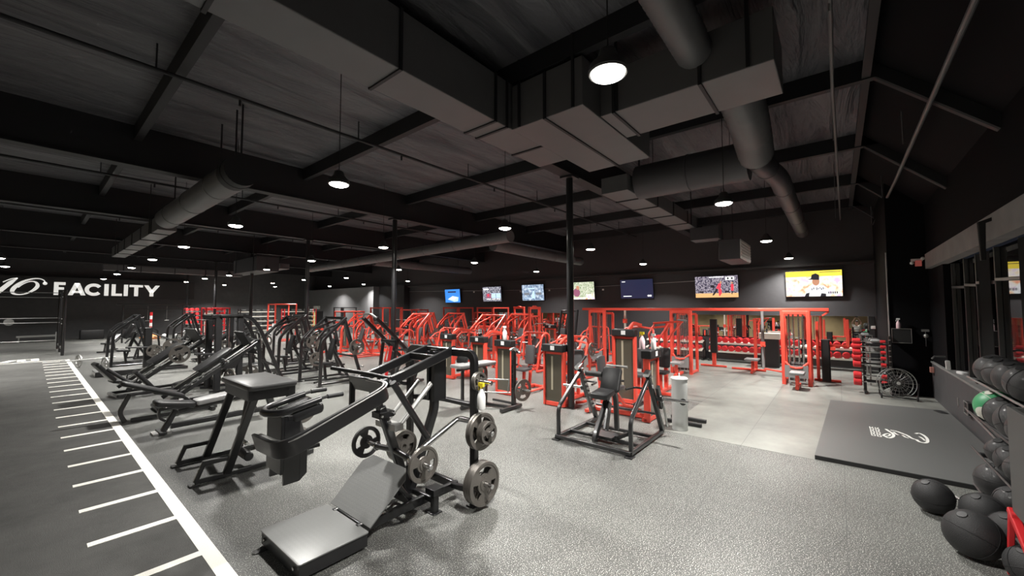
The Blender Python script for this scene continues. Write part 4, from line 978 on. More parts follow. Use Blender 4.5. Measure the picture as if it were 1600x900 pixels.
def hack_press(t, c=BLK):
    """inclined leg press with sled on long rails rising towards +x"""
    g = MB()
    for y in (-.33, .33):
        g.rect([(0, y, .06), (2.0, y, .06)], .06, .07, (0, 1, 0)).rect([(1.85, y, .08), (1.75, y, 1.35)], .06, .07, (0, 1, 0))
    g.rect([(0, -.33, .06), (0, .33, .06)], .06, .06, (1, 0, 0)).rect([(2., -.33, .06), (2., .33, .06)], .06, .06, (1, 0, 0)).rect([(1.75, -.36, 1.33), (1.75, .36, 1.33)], .06, .07, (1, 0, 0)); g.build('base_frame', c, t, False)
    g = MB()
    for y in (-.33, .33): g.rect([(.15, y, .18), (1.75, y, 1.3)], .06, .08, (0, 1, 0))
    g.build('incline_rail', c, t, False)
    g = MB()
    for y in (-.26, .26): g.cyl((.25, y, .33), (1.7, y, 1.34), .02, 10)
    g.build('slide_rod', CHR, t, False)
    g = MB(); g.slab((.95, 0, .95), (.8, 0, .58), (0, 1, 0), .75, .5, .06, .03, .01); g.build('sled_pad', VIN, t, False)
    g = MB(); g.rect([(1.05, -.42, .95), (1.05, .42, .95)], .06, .07, (1, 0, 0)); g.build('sled_frame', c, t, False)
    g = MB(); g.prism([(1.42, -.33, 1.55), (1.42, .33, 1.55), (1.72, .33, 1.02), (1.72, -.33, 1.02)], (.02, 0, .012)); g.build('foot_plate', BLKM, t, False)
    for s_ in (-1, 1): MB().cyl((1.05, s_*.42, .95), (1.05, s_*.72, .95), .024, 12).build('plate_horn', CHR, t, False)
    MB().slab((.18, 0, .34), (1, 0, -.25), (0, 1, 0), .5, .42, .08, .05, .02).build('seat', VIN, t, False)
    MB().slab((-.18, 0, .62), (-.6, 0, .8), (0, 1, 0), .55, .42, .08, .05, .02).build('backrest', VIN, t, False)
    for s_ in (-1, 1): MB().tube([(.3, s_*.3, .2), (.32, s_*.36, .45), (.5, s_*.36, .5)], .015, 8, .04).build('side_handle', c, t, False)
hack_press.mname = 'leg_press'
# ================================================================ black machines, left and middle
# bent bench between the turf and the reverse hyper
t = thing('decline_bench', 'black bench with bent light-topped pad on one hooked leg, behind the reverse hyper bench', 'bench', (2.0, 8.9, 0))
g = MB(); g.rect([(1.62, 8.9, .10), (3.3, 8.9, .12)], .09, .09, (0, 1, 0)).rect([(1.52, 8.9, .02), (1.68, 8.9, .36)], .09, .08, (0, 1, 0)).rect([(3.2, 8.6, .05), (3.2, 9.2, .05)], .07, .07, (1, 0, 0)).rect([(2.9, 8.9, .12), (2.8, 8.9, .4)], .07, .07, (0, 1, 0)).rect([(1.72, 8.9, .33), (2.85, 8.9, .42)], .06, .05, (0, 1, 0))
g.rect([(1.5, 8.72, .03), (1.5, 9.08, .03)], .1, .04, (1, 0, 0)); g.build('bench_frame', BLK, t, bev=.003)
g = MB(); pts = [(1.54, .45), (1.46, .40), (1.46, .26), (1.55, .20)]; g.rect([(x, 8.9, z) for x, z in pts], .08, .035, (0, 1, 0), .05); g.build('hook_plate', BLK, t)
MB().slab((1.66, 8.9, .47), (1, 0, -.2), (0, 1, 0), .56, .34, .09, .06, .03).build('head_pad', VIN, t)
MB().slab((2.42, 8.9, .49), (1, 0, .10), (0, 1, 0), .98, .34, .09, .05, .03).build('back_pad', PAD, t)
MB().box(1.38, 1.62, 8.78, 9.02, 0, .03).build('foot_cap', STE, t)

t = place(hack_press, 1.75, 11.0, 0, 'black inclined leg press nearest the turf, its sled rails rising to the right', c=BLK)
t2 = place(hack_press, 1.35, 13.3, 8, 'second black inclined leg press, farther back behind the nearest one', c=BLK)
t = thing('calf_raise_bench', 'long low black curved bench pad on a notched leg at the edge of the turf', 'bench', (1.5, 10.2, 0))
g = MB(); g.rect([(1.28, 10.2, .04), (2.6, 10.2, .06)], .07, .07, (0, 1, 0)).rect([(1.2, 10.2, .02), (1.12, 10.2, .2), (1.25, 10.2, .52)], .07, .07, (0, 1, 0), .08).rect([(2.5, 10.0, .05), (2.5, 10.4, .05)], .06, .06, (1, 0, 0)); g.rect([(2.3, 10.2, .08), (2.0, 10.2, .38)], .06, .06, (0, 1, 0)); g.build('bench_frame', BLK, t)
MB().slab((1.58, 10.2, .55), (1, 0, -.42), (0, 1, 0), 1.0, .36, .08, .06, .03).build('bench_pad', VIN, t)
MB().tube([(.95, 10.35, 1.0), (1.4, 10.35, .58)], .03, 10).build('tilt_bar', BLKM, t)
plate(at_(t2, (1.05, -.57, .95)), dirn(t2, (0, 1, 0)), .225, 'large tan-grey plate on the sled horn of the second leg press', 'plates on the leg presses')
plate((3.15, 17.38, .80), (.1, 1, 0), .28, 'largest tan-grey plate on the lever of the low platform machine', 'plates on the platform machine')

# arched black frame with smith-like posts
t = thing('belt_squat_frame', 'tall black arched frame with a curved top tube and two wide posts, left of centre', 'exercise machine', (3.6, 12.4, 0))
for y in (12.05, 12.85):
    g = MB(); g.rect([(2.9, y, 1.90), (3.72, y, 1.90), (3.95, y, 1.62), (4.60, y, .04)], .07, .09, (0, 1, 0), .22); g.build('arched_tube', BLK, t, bev=.003)
    g = MB(); g.rect([(3.05, y, .04), (3.05, y, 1.86)], .12, .14, (0, 1, 0)).rect([(3.52, y, .04), (3.52, y, 1.86)], .14, .14, (0, 1, 0)); g.build('post', BLKM, t, bev=.003)
    MB().cyl((3.27, y, .1), (3.27, y, 1.86), .02, 10).build('guide_rod', CHR, t)
g = MB()
for z in (1.9, 1.84): g.rect([(2.95, 12.05, z), (2.95, 12.85, z)], .07, .07, (1, 0, 0))
g.rect([(2.9, 12.05, .05), (4.6, 12.05, .05)], .07, .07, (0, 1, 0)).rect([(2.9, 12.85, .05), (4.6, 12.85, .05)], .07, .07, (0, 1, 0)).rect([(4.56, 12.05, .05), (4.56, 12.85, .05)], .07, .07, (1, 0, 0))
g.build('base_frame', BLK, t)
MB().rect([(4.42, 12.05, .5), (3.6, 12.05, .94)], .05, .05, (0, 1, 0)).build('brace', BLK, t)
g = MB(); g.prism([(2.95, 11.95, .98), (3.6, 11.95, .98), (3.42, 11.95, .58), (3.12, 11.95, .58)], (0, .05, 0)); g.tube([(2.55, 11.9, 1.02), (2.9, 11.9, .98), (3.6, 11.9, .98), (4.0, 11.9, 1.02)], .03, 10); g.build('carriage', BLK, t)
MB().slab((3.3, 12.02, 1.92), (1, 0, 0), (0, 1, 0), .5, .2, .06, .03, .02).build('shoulder_pad', VIN, t)
for i, (x, y, z, R) in enumerate([(3.28, 11.88, .36, .225), (3.34, 13.0, .36, .225), (3.3, 12.45, 1.12, .15)]):
    plate((x, y, z), (1, .3, 0) if i == 0 else (0, 1, 0), R, ['grey plate leaning between the posts of the arched black frame', 'grey plate on the far side of the arched black frame, near the floor', 'small tan plate between the posts of the arched black frame'][i], 'plates on the arched frame')
plate((4.15, 13.3, .225), (.3, 1, 0), .225, 'tan-grey plate resting right of the arched black frame', 'plates on the arched frame')

iso(5.0, 11.35, 0, BLK, 'black plate-loaded press with three arched side tubes, left of the second column', ((-1, 1.0, .225),), short='black press left of the second column')
iso(4.9, 13.9, 0, BLK, 'black plate-loaded press right behind the arched black frame', ((-1, 1.0, .2), (-1, .4, .225)), short='black press behind the arched frame')

# incline lever machine in front of the second column
t = thing('incline_lever_press', 'black machine with two lever beams sloping down right, before the second column', 'exercise machine', (6.4, 9.5, 0))
for y in (9.3, 9.95):
    g = MB(); g.rect([(5.75, y, 1.85), (6.35, y, 1.30), (7.1, y, .55)], .07, .10, (0, 1, 0)); g.build('lever_arm', BLK, t, bev=.003)
    g = MB(); g.rect([(6.25, y, .04), (6.4, y, 1.25)], .07, .08, (0, 1, 0)).rect([(5.9, y, .05), (7.3, y, .05)], .06, .06, (0, 1, 0)); g.build('side_frame', BLK, t)
MB().tube([(5.78, 9.3, 1.83), (5.70, 9.45, 1.95), (5.70, 9.8, 1.95), (5.78, 9.95, 1.83)], .03, 10, .05).build('handle_bar', STE, t)
g = MB(); g.rect([(6.35, 9.3, 1.2), (6.35, 9.95, 1.2)], .07, .08, (1, 0, 0)).rect([(7.25, 9.3, .05), (7.25, 9.95, .05)], .06, .06, (1, 0, 0)); g.tube([(6.3, 9.25, .98), (6.9, 9.2, .95), (7.0, 9.5, .95)], .025, 10, .08); pieces(g, 'cross_frame', BLK, t)
MB().slab((6.9, 9.62, .95), (.7, 0, -.75), (0, 1, 0), .6, .32, .08, .05, .02).build('backrest', PAD, t)
for y in (9.28, 9.98): MB().cyl((6.5, y-.3, .35), (6.5, y, .35), .06, 14).build('roller_pad', VIN, t)
MB().rect([(5.95, 9.2, .05), (6.15, 9.2, 1.1)], .06, .07, (0, 1, 0)).build('red_post', DRED, t)

# black leg curl bench with the holed upright
t = thing('leg_curl_bench', 'black bench with pale flat pad and tall holed post carrying one plate', 'exercise machine', (6.3, 5.9, 0))
g = MB(); g.rect([(5.75, 6.1, .04), (6.35, 6.0, .05), (6.45, 5.35, .05)], .06, .06, (0, 0, 1), .05).rect([(6.1, 5.3, .05), (6.75, 5.3, .05)], .07, .07, (0, 1, 0)).rect([(6.75, 5.35, .05), (6.75, 6.1, .05)], .05, .05, (1, 0, 0))
g.rect([(6.42, 6.02, .06), (6.42, 6.02, .78), (6.30, 6.02, .86)], .06, .07, (0, 1, 0), .08).rect([(5.8, 6.1, .05), (5.8, 6.1, .82)], .06, .06, (0, 1, 0)).rect([(5.6, 6.05, .84), (6.5, 6.0, .86)], .06, .05, (0, 1, 0)); g.build('bench_frame', BLK, t, bev=.003)
MB().slab((6.05, 6.02, .92), (1, -.05, 0), (0, 1, 0), 1.05, .36, .07, .05, .025).build('bench_pad', PAD, t)
MB().slab((5.95, 6.25, 1.05), (.3, 0, .9), (0, 1, 0), .26, .3, .07, .05, .02).build('hip_pad', VIN, t)
g = MB(); g.rect([(6.58, 5.36, .04), (6.58, 5.36, 1.22)], .08, .09, (0, 1, 0)); u = g.build('upright', BLK, t, bev=.003)
g = MB()
for k in range(7): g.cyl((6.535, 5.36, .42+k*.1), (6.539, 5.36, .42+k*.1), .013, 8)
g.build('peg_holes', STE, u)
g = MB(); g.tube([(6.50, 5.4, 1.22), (6.58, 5.36, 1.26), (6.66, 5.30, 1.22)], .025, 10); g.cyl((6.66, 5.25, 1.16), (6.66, 5.4, 1.2), .03, 10); g.build('pivot_head', CHR, t)
g = MB(); g.tube([(6.1, 5.9, .62), (6.5, 5.42, .60)], .014, 8).tube([(6.1, 5.95, .34), (6.55, 5.42, .32)], .014, 8).tube([(6.5, 5.42, .62), (6.46, 5.42, .34)], .012, 8); g.build('link_rods', STE, t)
MB().cyl((6.62, 5.3, .40), (6.62, 4.95, .40), .025, 12).build('plate_horn', CHR, t)
plate((6.62, 5.14, .40), (.15, 1, 0), .225, 'bright-rimmed grey plate on the holed post of the black leg curl bench', 'plates stored on black machines')
g = MB(); g.slab((5.9, 5.75, .55), (.2, 0, 1), (0, 1, 0), .36, .4, .03, .03, .01); g.build('foot_pad', PAD, t)

# low platform machine and other black machines farther left
t = thing('platform_squat_machine', 'low black machine with long pale tread platform and central post, left middle distance', 'exercise machine', (2.2, 17.8, 0))
g = MB(); g.box(1.35, 2.5, 17.4, 18.3, .02, .14); g.rect([(2.5, 17.6, .06), (3.6, 17.6, .06)], .08, .08, (0, 1, 0)).rect([(2.5, 18.2, .06), (3.6, 18.2, .06)], .08, .08, (0, 1, 0)).rect([(3.55, 17.6, .06), (3.55, 18.2, .06)], .08, .08, (1, 0, 0)); g.build('platform_frame', BLK, t)
MB().slab((1.93, 17.85, .155), (1, 0, 0), (0, 1, 0), 1.16, .92, .02, .02, .004).build('tread_platform', TREAD, t)
g = MB(); g.rect([(2.55, 17.7, .06), (2.55, 17.7, 1.45)], .2, .2, (0, 1, 0)); g.build('post', BLKM, t, bev=.01)
g = MB(); g.tube([(2.0, 17.5, .85), (3.2, 17.5, .8), (3.5, 17.5, .82)], .03, 10).tube([(2.6, 17.7, 1.3), (3.5, 17.5, .82)], .03, 10).cyl((3.15, 17.5, .8), (3.15, 17.3, .8), .025, 10); g.build('lever_arm', BLK, t)
MB().slab((2.1, 17.85, 1.35), (.4, 0, .9), (0, 1, 0), .5, .4, .1, .05, .02).build('chest_pad', VIN, t)
plate((2.68, 17.45, .7), (0, 1, 0), .2, 'pewter plate on the post side of the low platform machine', 'plates on the platform machine')
iso(1.9, 20.3, 0, BLK, 'black plate-loaded machine farther back behind the low platform machine', ((-1, .4, .2),), short='machine behind the platform machine')
place(low_press, 2.7, 22.4, 10, 'black low lever machine in the far left middle distance', c=BLK)
place(low_press, 4.6, 16.6, 0, 'black low lever machine behind the leg presses', c=BLK)
plate((5.5, 16.1, .9), (0, 1, 0), .225, 'tan plate on the horn of the black low lever machine behind the leg presses', 'plates on press machines')
plate((4.9, 17.2, 1.0), (.4, 1, 0), .225, 'tan plate high on the far side of the black low lever machine', 'plates on press machines')
place(hack_press, 4.2, 19.6, 0, 'third black inclined leg press, far back left of the arched frame', c=BLK)
iso(6.0, 16.15, 0, BLK, 'black plate-loaded press behind the second one, left of the third column', ((-1, 1.0, .225),), short='black press left of the third column')
place(low_press, 6.3, 14.4, 0, 'black low lever machine with plates between the black presses', c=BLK)
iso(4.1, 23.4, 0, BLK, 'farthest black plate-loaded press before the shelves', (), short='')
for i, (x, y, r) in enumerate([(6.2, 33.5, 40), (4.9, 27, 20), (6.3, 27.6, 0), (2.3, 26.4, 60), (8.2, 27.8, 0)]):
    place(flat_bench, x, y, r, ['black adjustable bench with raised back near the end wall', 'black adjustable bench standing in the far left open floor', 'black adjustable bench before the shelves, far back', 'black adjustable bench beside the ring posts', 'black adjustable bench below the tall red rack'][i], 'bench', 'adjustable benches', c=BLK)
for i, (x, y) in enumerate([(1.7, 19.1), (1.2, 20.9)]):
    plate((x, y, .225), (1, .3, 0), .225, ['white-edged plate standing on the floor left of the low platform machine', 'pale plate standing on the floor farther left'][i], 'plates standing on the floor', STE)
tag(MB().cyl((.75, 20.2, .3), (2.1, 20.6, .3), .02, 8).build('barbell', STE), 'bare steel barbell jutting towards the turf, far left', 'barbell')

# ================================================================ red machines
A = [(7.28, 4.79, 0, 'red weight-stack machine with black console beside the nearest column', 0),
     (7.45, 6.35, 0, 'red weight-stack machine carrying a white bottle on its console', 1),
     (7.85, 7.62, 0, 'red weight-stack machine left of the one with the white bottle', 0),
     (8.05, 9.10, 0, 'red weight-stack machine behind the pivot of the lever squat machine', 0)]
for x, y, r, lab, st in A: place(stack_machine, x, y, r, lab, c=RED, style=st)
spray('white spray bottle on the console of the red machine by the black leg curl bench', 7.45, 6.35, 1.33, WHT, WHT, 1.3)
t = place(stack_machine, 7.55, 2.78, 90, 'red weight-stack leg machine with two spray bottles on its console', c=RED, style=1)
spray('white spray bottle with orange-yellow nozzle on the red leg machine console', 7.5, 2.93, 1.33, PINK, YEL, 1.25)
spray('all-white spray bottle on the red leg machine console', 7.52, 2.72, 1.33, WHT, WHT, 1.15)
place(stack_machine, 8.5, 3.72, 0, 'tallest red machine with wide smoked shroud, behind the black seated machine', c=RED, h=1.64, style=0)
# long rows behind
t = thing('shoulder_press_machine', 'red lever machine whose bunched arms show above the tall smoked shroud', 'exercise machine', (9.6, 3.2, 0))
g = MB(); g.rect([(9.6, 3.2, .02), (9.6, 3.2, 1.5), (9.5, 3.1, 1.72)], .09, .1, (0, 1, 0)).rect([(9.0, 3.2, .05), (10.3, 3.2, .05)], .08, .08, (0, 1, 0)).rect([(9.0, 2.9, .05), (9.0, 3.5, .05)], .07, .07, (1, 0, 0)).rect([(9.2, 3.2, .06), (9.2, 3.2, .48)], .07, .07, (0, 1, 0)); g.build('main_frame', RED, t)
g = MB(); g.rect([(9.45, 3.45, 1.72), (9.45, 2.72, 1.78)], .06, .05, (1, 0, 0)).tube([(9.4, 3.42, 1.68), (9.1, 3.45, 1.45), (9.15, 3.4, 1.15)], .022, 8, .05).tube([(9.4, 3.05, 1.7), (9.2, 3.2, 1.4), (9.3, 3.3, 1.15)], .022, 8, .05).tube([(9.45, 2.75, 1.76), (9.4, 2.95, 1.5), (9.5, 3.1, 1.3)], .022, 8).rect([(9.42, 3.5, 1.6), (9.42, 3.0, 1.66)], .05, .05, (1, 0, 0)); g.build('lever_arm', RED, t)
MB().tube([(9.45, 2.85, 1.81), (9.4, 2.62, 1.80)], .024, 8).build('hand_grip', PAD, t)
MB().slab((9.22, 3.2, .52), (1, 0, 0), (0, 1, 0), .38, .34, .07, .05, .02).build('seat', VIN, t); MB().slab((9.5, 3.2, .85), (.15, 0, 1), (0, 1, 0), .5, .28, .07, .05, .02).build('backrest', VIN, t)
t.location = (10.4, 3.45, 0)
place(flat_bench, 12.3, 7.35, 200, 'red-framed bench with pale pad just right of the nearest column', 'bench', c=RED, pad=PAD, back=35)
rows = [(9.9, 6.2), (10.5, 8.0), (10.5, 10.1), (10.6, 12.4), (10.6, 14.6)]
pos = ['left of the crossover station', 'behind the red tower nearest the column', 'in the middle', 'behind the black leg curl bench', 'right of the second column']
for i, (x, y) in enumerate(rows):
    if i in (0, 1, 3): place(low_press, x, y, 0, 'short red lever press %s' % pos[i], c=RED); plate((x+.6, y-.6, .9), (0, 1, 0), .2, 'grey plate on the short red press %s' % pos[i], 'plates on press machines')
    else: iso(x, y, 0, RED, 'red plate-loaded press %s' % pos[i], ((-1, 1.0, .2),), short='red press %s' % pos[i])
iso(12.9, 10.6, 0, RED, 'red plate-loaded press in the second line, right of the pulldown frame', ((-1, 1.0, .2),), short='red press right of the pulldown frame')
place(low_press, 12.9, 12.6, 0, 'short red lever press in the second line, in front of the left mirrors', c=RED)
iso(12.9, 14.8, 0, RED, 'red plate-loaded press with high arms left of centre, in front of the racks', ((-1, 1.0, .225), (1, 1.0, .225)), short='red press in front of the racks')
iso(13.0, 17.2, 0, RED, 'red plate-loaded press behind the second column', ((-1, 1.0, .2),), short='red press behind the second column')
place(low_press, 10.2, 17.2, 0, 'short red lever press left of the second column', c=RED)
iso(8.6, 16.0, 0, RED, 'red plate-loaded press behind the black presses', ((-1, 1.0, .2),), short='red press behind the black presses')
place(low_press, 8.8, 13.2, 0, 'short red lever press just behind the incline lever machine', c=RED)
place(stack_machine, 8.6, 18.6, 0, 'red weight-stack machine far back between the black presses', c=RED, style=0)
place(stack_machine, 10.6, 20.0, 0, 'red weight-stack machine far back left of the second column', c=RED, style=1)
place(pulldown, 11.7, 8.55, 90, 'tall red pulldown frame with rounded top plate, left of the nearest column', c=RED)
place(pulldown, 15.4, 12.2, 0, 'tall red pulldown frame against the left mirrors', c=RED)
place(power_rack, 11.9, 19.2, 0, 'tall red power rack immediately right of the second column', c=RED)
place(power_rack, 15.2, 17.0, 0, 'tall red power rack in the middle of the three before the screens', c=RED)
place(power_rack, 15.3, 14.4, 0, 'tall red power rack below the vivid blue screen', c=RED)
place(power_rack, 14.8, 20.6, 0, 'lower red power rack behind the first rack', c=RED, h=2.0)
place(power_rack, 11.6, 22.6, 0, 'red power rack far back in front of the grey room', c=RED, h=1.9)
place(power_rack, 9.6, 27.2, 0, 'tall red rack standing alone in front of the white shelf stand', c=RED, h=2.35)
place(power_rack, 6.9, 30.3, 0, 'dark red rack left of the tall red one near the shelves', c=DRED, h=2.1, w=1.0)
place(flat_bench, 14.0, 8.2, 0, 'grey adjustable bench right of the nearest column', 'bench', c=RED, pad=PAD)
place(stack_machine, 15.2, 10.2, 0, 'red weight-stack machine against the left mirrors', c=RED, style=1)
place(low_press, 15.6, 8.3, 0, 'red lever machine at the right end of the left mirrors', c=RED)
for i, (y, z) in enumerate([(9.6, .2), (10.1, .2)]):
    tag(MB().rect([(16.2, y, 0), (16.6, y, 2.0)], .08, .1, (0, 1, 0)).rect([(16.2, y+.4, 0), (16.6, y+.4, 2.0)], .08, .1, (0, 1, 0)).rect([(16.6, y, 1.95), (16.6, y+.4, 1.95)], .08, .08, (1, 0, 0)).build('leaning_frame', BLK), ['black leaning ladder frame against the left mirrors, the right one', 'black leaning ladder frame against the left mirrors, the left one'][i], 'frame', 'leaning frames')

# ================================================================ red crossover station
t = thing('cable_crossover_station', 'long red cable station with one beam joining three tall pulley towers', 'exercise machine', (13.5, 3.9, 0))
MB().rect([(13.5, .2, 2.06), (13.5, 7.57, 2.06)], .12, .09, (1, 0, 0)).rect([(13.5, .2, 2.02), (13.5, .34, 1.9)], .06, .05, (1, 0, 0)).build('top_beam', RED, t, bev=.004)
for k, y0 in enumerate((.93, 3.95, 6.92)):
    for s_ in (-1, 1):
        y = y0+s_*.29
        MB().rect([(13.4, y, 0), (13.4, y, 2.02)], .10, .11, (0, 1, 0)).build('tower_post', RED, t, bev=.004)
        MB().rect([(14.1, y, 0), (14.1, y, 1.9)], .08, .09, (0, 1, 0)).build('tower_post', RED, t)
    g = MB(); g.rect([(13.4, y0-.29, 1.98), (13.4, y0+.29, 1.98)], .1, .1, (1, 0, 0)).rect([(13.4, y0-.29, .05), (14.1, y0-.29, .05)], .07, .07, (0, 1, 0)).rect([(13.4, y0+.29, .05), (14.1, y0+.29, .05)], .07, .07, (0, 1, 0)).rect([(14.1, y0-.29, 1.9), (14.1, y0+.29, 1.9)], .08, .08, (1, 0, 0))
    g.tube([(13.36, y0-.25, .62), (13.25, y0-.12, .5), (13.22, y0, .48), (13.25, y0+.12, .5), (13.36, y0+.25, .62)], .03, 8)
    g.rect([(13.3, y0-.05, .06), (12.55, y0-.05, .06)], .08, .08, (0, 1, 0)).rect([(12.7, y0-.05, .06), (12.7, y0-.05, .38)], .08, .1, (0, 1, 0)); g.build('tower_crossbars', RED, t)
    g = MB()
    for dx in (.1, .3, .5):
        for dy in (-.15, -.05, .07, .17): g.cyl((13.4+dx, y0+dy, .1), (13.4+dx, y0+dy, 1.93), .009, 6)
    g.build('guide_rods', CHR, t)
    for dx in (.2, .5):
        g = MB()
        for q in range(12): g.box(13.4+dx-.05, 13.4+dx+.05, y0-.18, y0+.18, .1+q*.04, .133+q*.04)
        g.build('weight_stack', PLTD, t)
    MB().box(13.24, 13.26, y0-.26, y0+.26, .22, .55).build('stack_guard', PAD, t)
    MB().slab((12.75, y0-.05, .42), (1, 0, 0), (0, 1, 0), .5, .32, .07, .04, .02).build('row_seat', PAD, t)
    g = MB()
    for yy_ in (y0-.2, y0+.2): g.lathe((13.34, yy_, 1.86), (0, 1, 0), [(.05, -.012), (.04, 0), (.05, .012)], 14); g.cyl((13.34, yy_, .9), (13.34, yy_, 1.84), .005, 6)
    g.build('pulley', BLKM, t)
for k, y in enumerate((1.78, 4.42, 6.1)):
    g = MB(); g.cyl((14.0, y, .3), (14.0, y, 2.03), .04, 12); p = g.build('pulley_column', PAD if k == 0 else CREAM, t)
    MB().box(13.94, 14.06, y-.06, y+.06, .95+.3*k, 1.1+.3*k).tube([(13.95, y, 1.0+.3*k), (13.8, y-.08, 1.0+.3*k)], .02, 8).build('pulley_carriage', RED, p)
    MB().rect([(14.0, y, .3), (14.0, y-.5 if k == 0 else y-.2, .25)], .05, .05, (1, 0, 0)).build('column_foot', RED, t)
t = thing('cable_column_machine', 'single red cable column with black shroud between rack mirror and right crossover tower', 'exercise machine', (15.6, 2.35, 0))
g = MB(); g.rect([(15.6, 2.2, .02), (15.6, 2.2, 1.75)], .09, .1, (0, 1, 0)).rect([(15.5, 1.9, .04), (15.5, 2.9, .04)], .08, .06, (1, 0, 0)).rect([(15.6, 2.2, .05), (14.7, 2.2, .05)], .07, .07, (0, 1, 0)).rect([(14.9, 2.2, .05), (14.95, 2.2, .4)], .08, .08, (0, 1, 0)); g.build('column_frame', RED, t)
MB().slab((14.9, 2.2, .45), (1, 0, 0), (0, 1, 0), .45, .4, .06, .04, .02).build('seat', PAD, t)
t = thing('cable_column_machine', 'single red cable column with dark shroud left of the right-hand rack gap', 'exercise machine', (15.7, 3.5, 0))
g = MB(); g.rect([(15.7, 3.5, .02), (15.7, 3.5, 1.1)], .12, .12, (0, 1, 0)).rect([(15.7, 3.1, .04), (15.7, 3.95, .04)], .08, .06, (1, 0, 0)); g.build('column_frame', RED, t)
MB().rect([(15.7, 3.5, .5), (15.7, 3.5, 1.7)], .22, .2, (0, 1, 0)).build('shroud', BLKM, t)
t = thing('cable_column_machine', 'dark shrouded cable column right of the right crossover tower', 'exercise machine', (14.6, .35, 0))
g = MB(); g.rect([(14.6, .32, .02), (14.6, .32, 1.2)], .2, .2, (0, 1, 0)); g.build('shroud', BLKM, t)
g = MB(); g.rect([(14.6, .5, .0), (14.6, .5, 1.72)], .08, .1, (0, 1, 0)).rect([(14.9, -.18, 1.0), (14.9, -.18, 1.78)], .08, .1, (0, 1, 0)).rect([(14.6, 0, .04), (14.6, .6, .04)], .1, .06, (1, 0, 0)).rect([(14.6, .1, .95), (14.6, .5, .95)], .12, .1, (1, 0, 0)); g.rect([(14.9, -.18, 1.02), (14.6, .3, 1.02)], .06, .06, (0, 0, 1)); g.build('column_frame', RED, t)

# ================================================================ dumbbell racks and dumbbells
def db_rack(y0, y1, lab):
    t = thing('dumbbell_rack', lab, 'rack', (17.5, (y0+y1)/2, 0))
    for nm, x, z in (('upper_shelf', 17.62, .74), ('lower_shelf', 17.48, .42)):
        MB().prism([(x-.17, y0, z-.03), (x+.17, y0, z+.03), (x+.17, y0, z+.05), (x-.17, y0, z-.01)], (0, y1-y0, 0)).box(x-.19, x-.17, y0, y1, z-.06, z+.0).build(nm, CREAM, t)
    g = MB()
    for y in (y0, y1): g.rect([(17.72, y, .0), (17.72, y, .85)], .07, .08, (0, 1, 0)).rect([(17.25, y, .04), (17.85, y, .04)], .07, .07, (0, 1, 0))
    g.box(17.7, 17.74, y0, y1, .1, .4); g.build('rack_frame', BLK, t)
db_rack(2.45, 4.05, 'two-tier dumbbell rack in the middle below the mirrors')
db_rack(1.05, 2.40, 'two-tier dumbbell rack partly behind the right crossover tower')
db_rack(-.75, 1.0, 'two-tier dumbbell rack at the right end by the black wall')
db_rack(4.3, 6.6, 'two-tier dumbbell rack farthest left, behind the red leg machine')
db = None
names_ = {}
cnt = 0
ys_ = [(-.62+.232*k) for k in range(7)]+[1.17+.232*k for k in range(6)]+[2.56+.232*k for k in range(7)]+[4.45+.24*k for k in range(9)]
for i, y in enumerate(ys_):
    for tier, (x, z) in enumerate(((17.48, .52), (17.62, .84))):
        R = .108 if i < 20 else .085
        lab = 'red round-headed dumbbell on the %s tier, %s from the right end' % (('lower', 'upper')[tier], ORD[i])
        if db is None:
            t = db = thing('dumbbell', lab, 'dumbbell', (x, y, z), 0, 'red dumbbells below the mirrors')
            for s_ in (-1, 1): MB().lathe((x+s_*.07, y, z), (s_, 0, 0), [(.07, 0), (.10, .01), (.108, .03), (.108, .09), (.095, .11), (.05, .112)], 20).build('dumbbell_head', REDR, t)
            MB().cyl((x-.08, y, z), (x+.08, y, z), .018, 10).build('grip', CHR, t)
        else:
            t = copy_tree(db); t.location = (x, y, z); t['label'] = lab
        if R != .108: t.scale = (.8, .8, .8)
    cnt += 1
# vertical barbell rack beside the black end wall
t = thing('barbell_rack', 'black upright rack of fixed barbells beside the black end wall', 'rack', (13.35, -.7, 0))
g = MB()
for y in (-.46, -.95): g.rect([(13.4, y, 0), (13.4, y, 1.42)], .06, .08, (0, 1, 0)).rect([(13.1, y, .04), (13.62, y, .04)], .06, .06, (0, 1, 0))
for z in (.3, .72, 1.2): g.rect([(13.4, -.46, z), (13.4, -.95, z)], .05, .05, (1, 0, 0))
g.build('rack_frame', BLK, t)
g = MB()
for k in range(9): g.rect([(13.38, -.48, .28+k*.13), (13.2, -.48, .30+k*.13)], .03, .02, (0, 1, 0)).rect([(13.38, -.93, .28+k*.13), (13.2, -.93, .30+k*.13)], .03, .02, (0, 1, 0))
g.build('bar_hooks', STE, t)
for k, z in enumerate((.28, .44, .72, .88, 1.02, 1.16, 1.29)):
    x = 13.25
    lab = 'fixed barbell with red ends on the upright rack, %s from the bottom' % ORD[k]
    b = thing('fixed_barbell', lab, 'barbell', (x, -.6, z), 0, 'fixed barbells on the upright rack')
    MB().cyl((x, -.28, z), (x, -.86, z), .014, 8).build('bar', CHR, b)
    R = .10-.006*k
    for y0, y1 in ((-.24, -.40), (-.76, -.86)): MB().cyl((x, y0, z), (x, y1, z), R if y0 > -.5 else R*.55, 16).build('bar_end', REDR, b)
tag(MB().cyl((13.62, -.96, 1.3), (13.62, -.96, 3.5), .018, 8).build('corner_glint', STE), 'thin grey strip standing for reflected light up the corner of the black end wall', 'pipe')  # rod added in place of the light line along the corner
tag(MB().rect([(8.0, -1.62, 3.3), (8.0, -1.5, 3.25), (8.0, -1.5, 2.75)], .045, .045, (1, 0, 0)).build('window_bracket', BLKM), 'black bent bracket hanging in front of the grey window header', 'bracket')
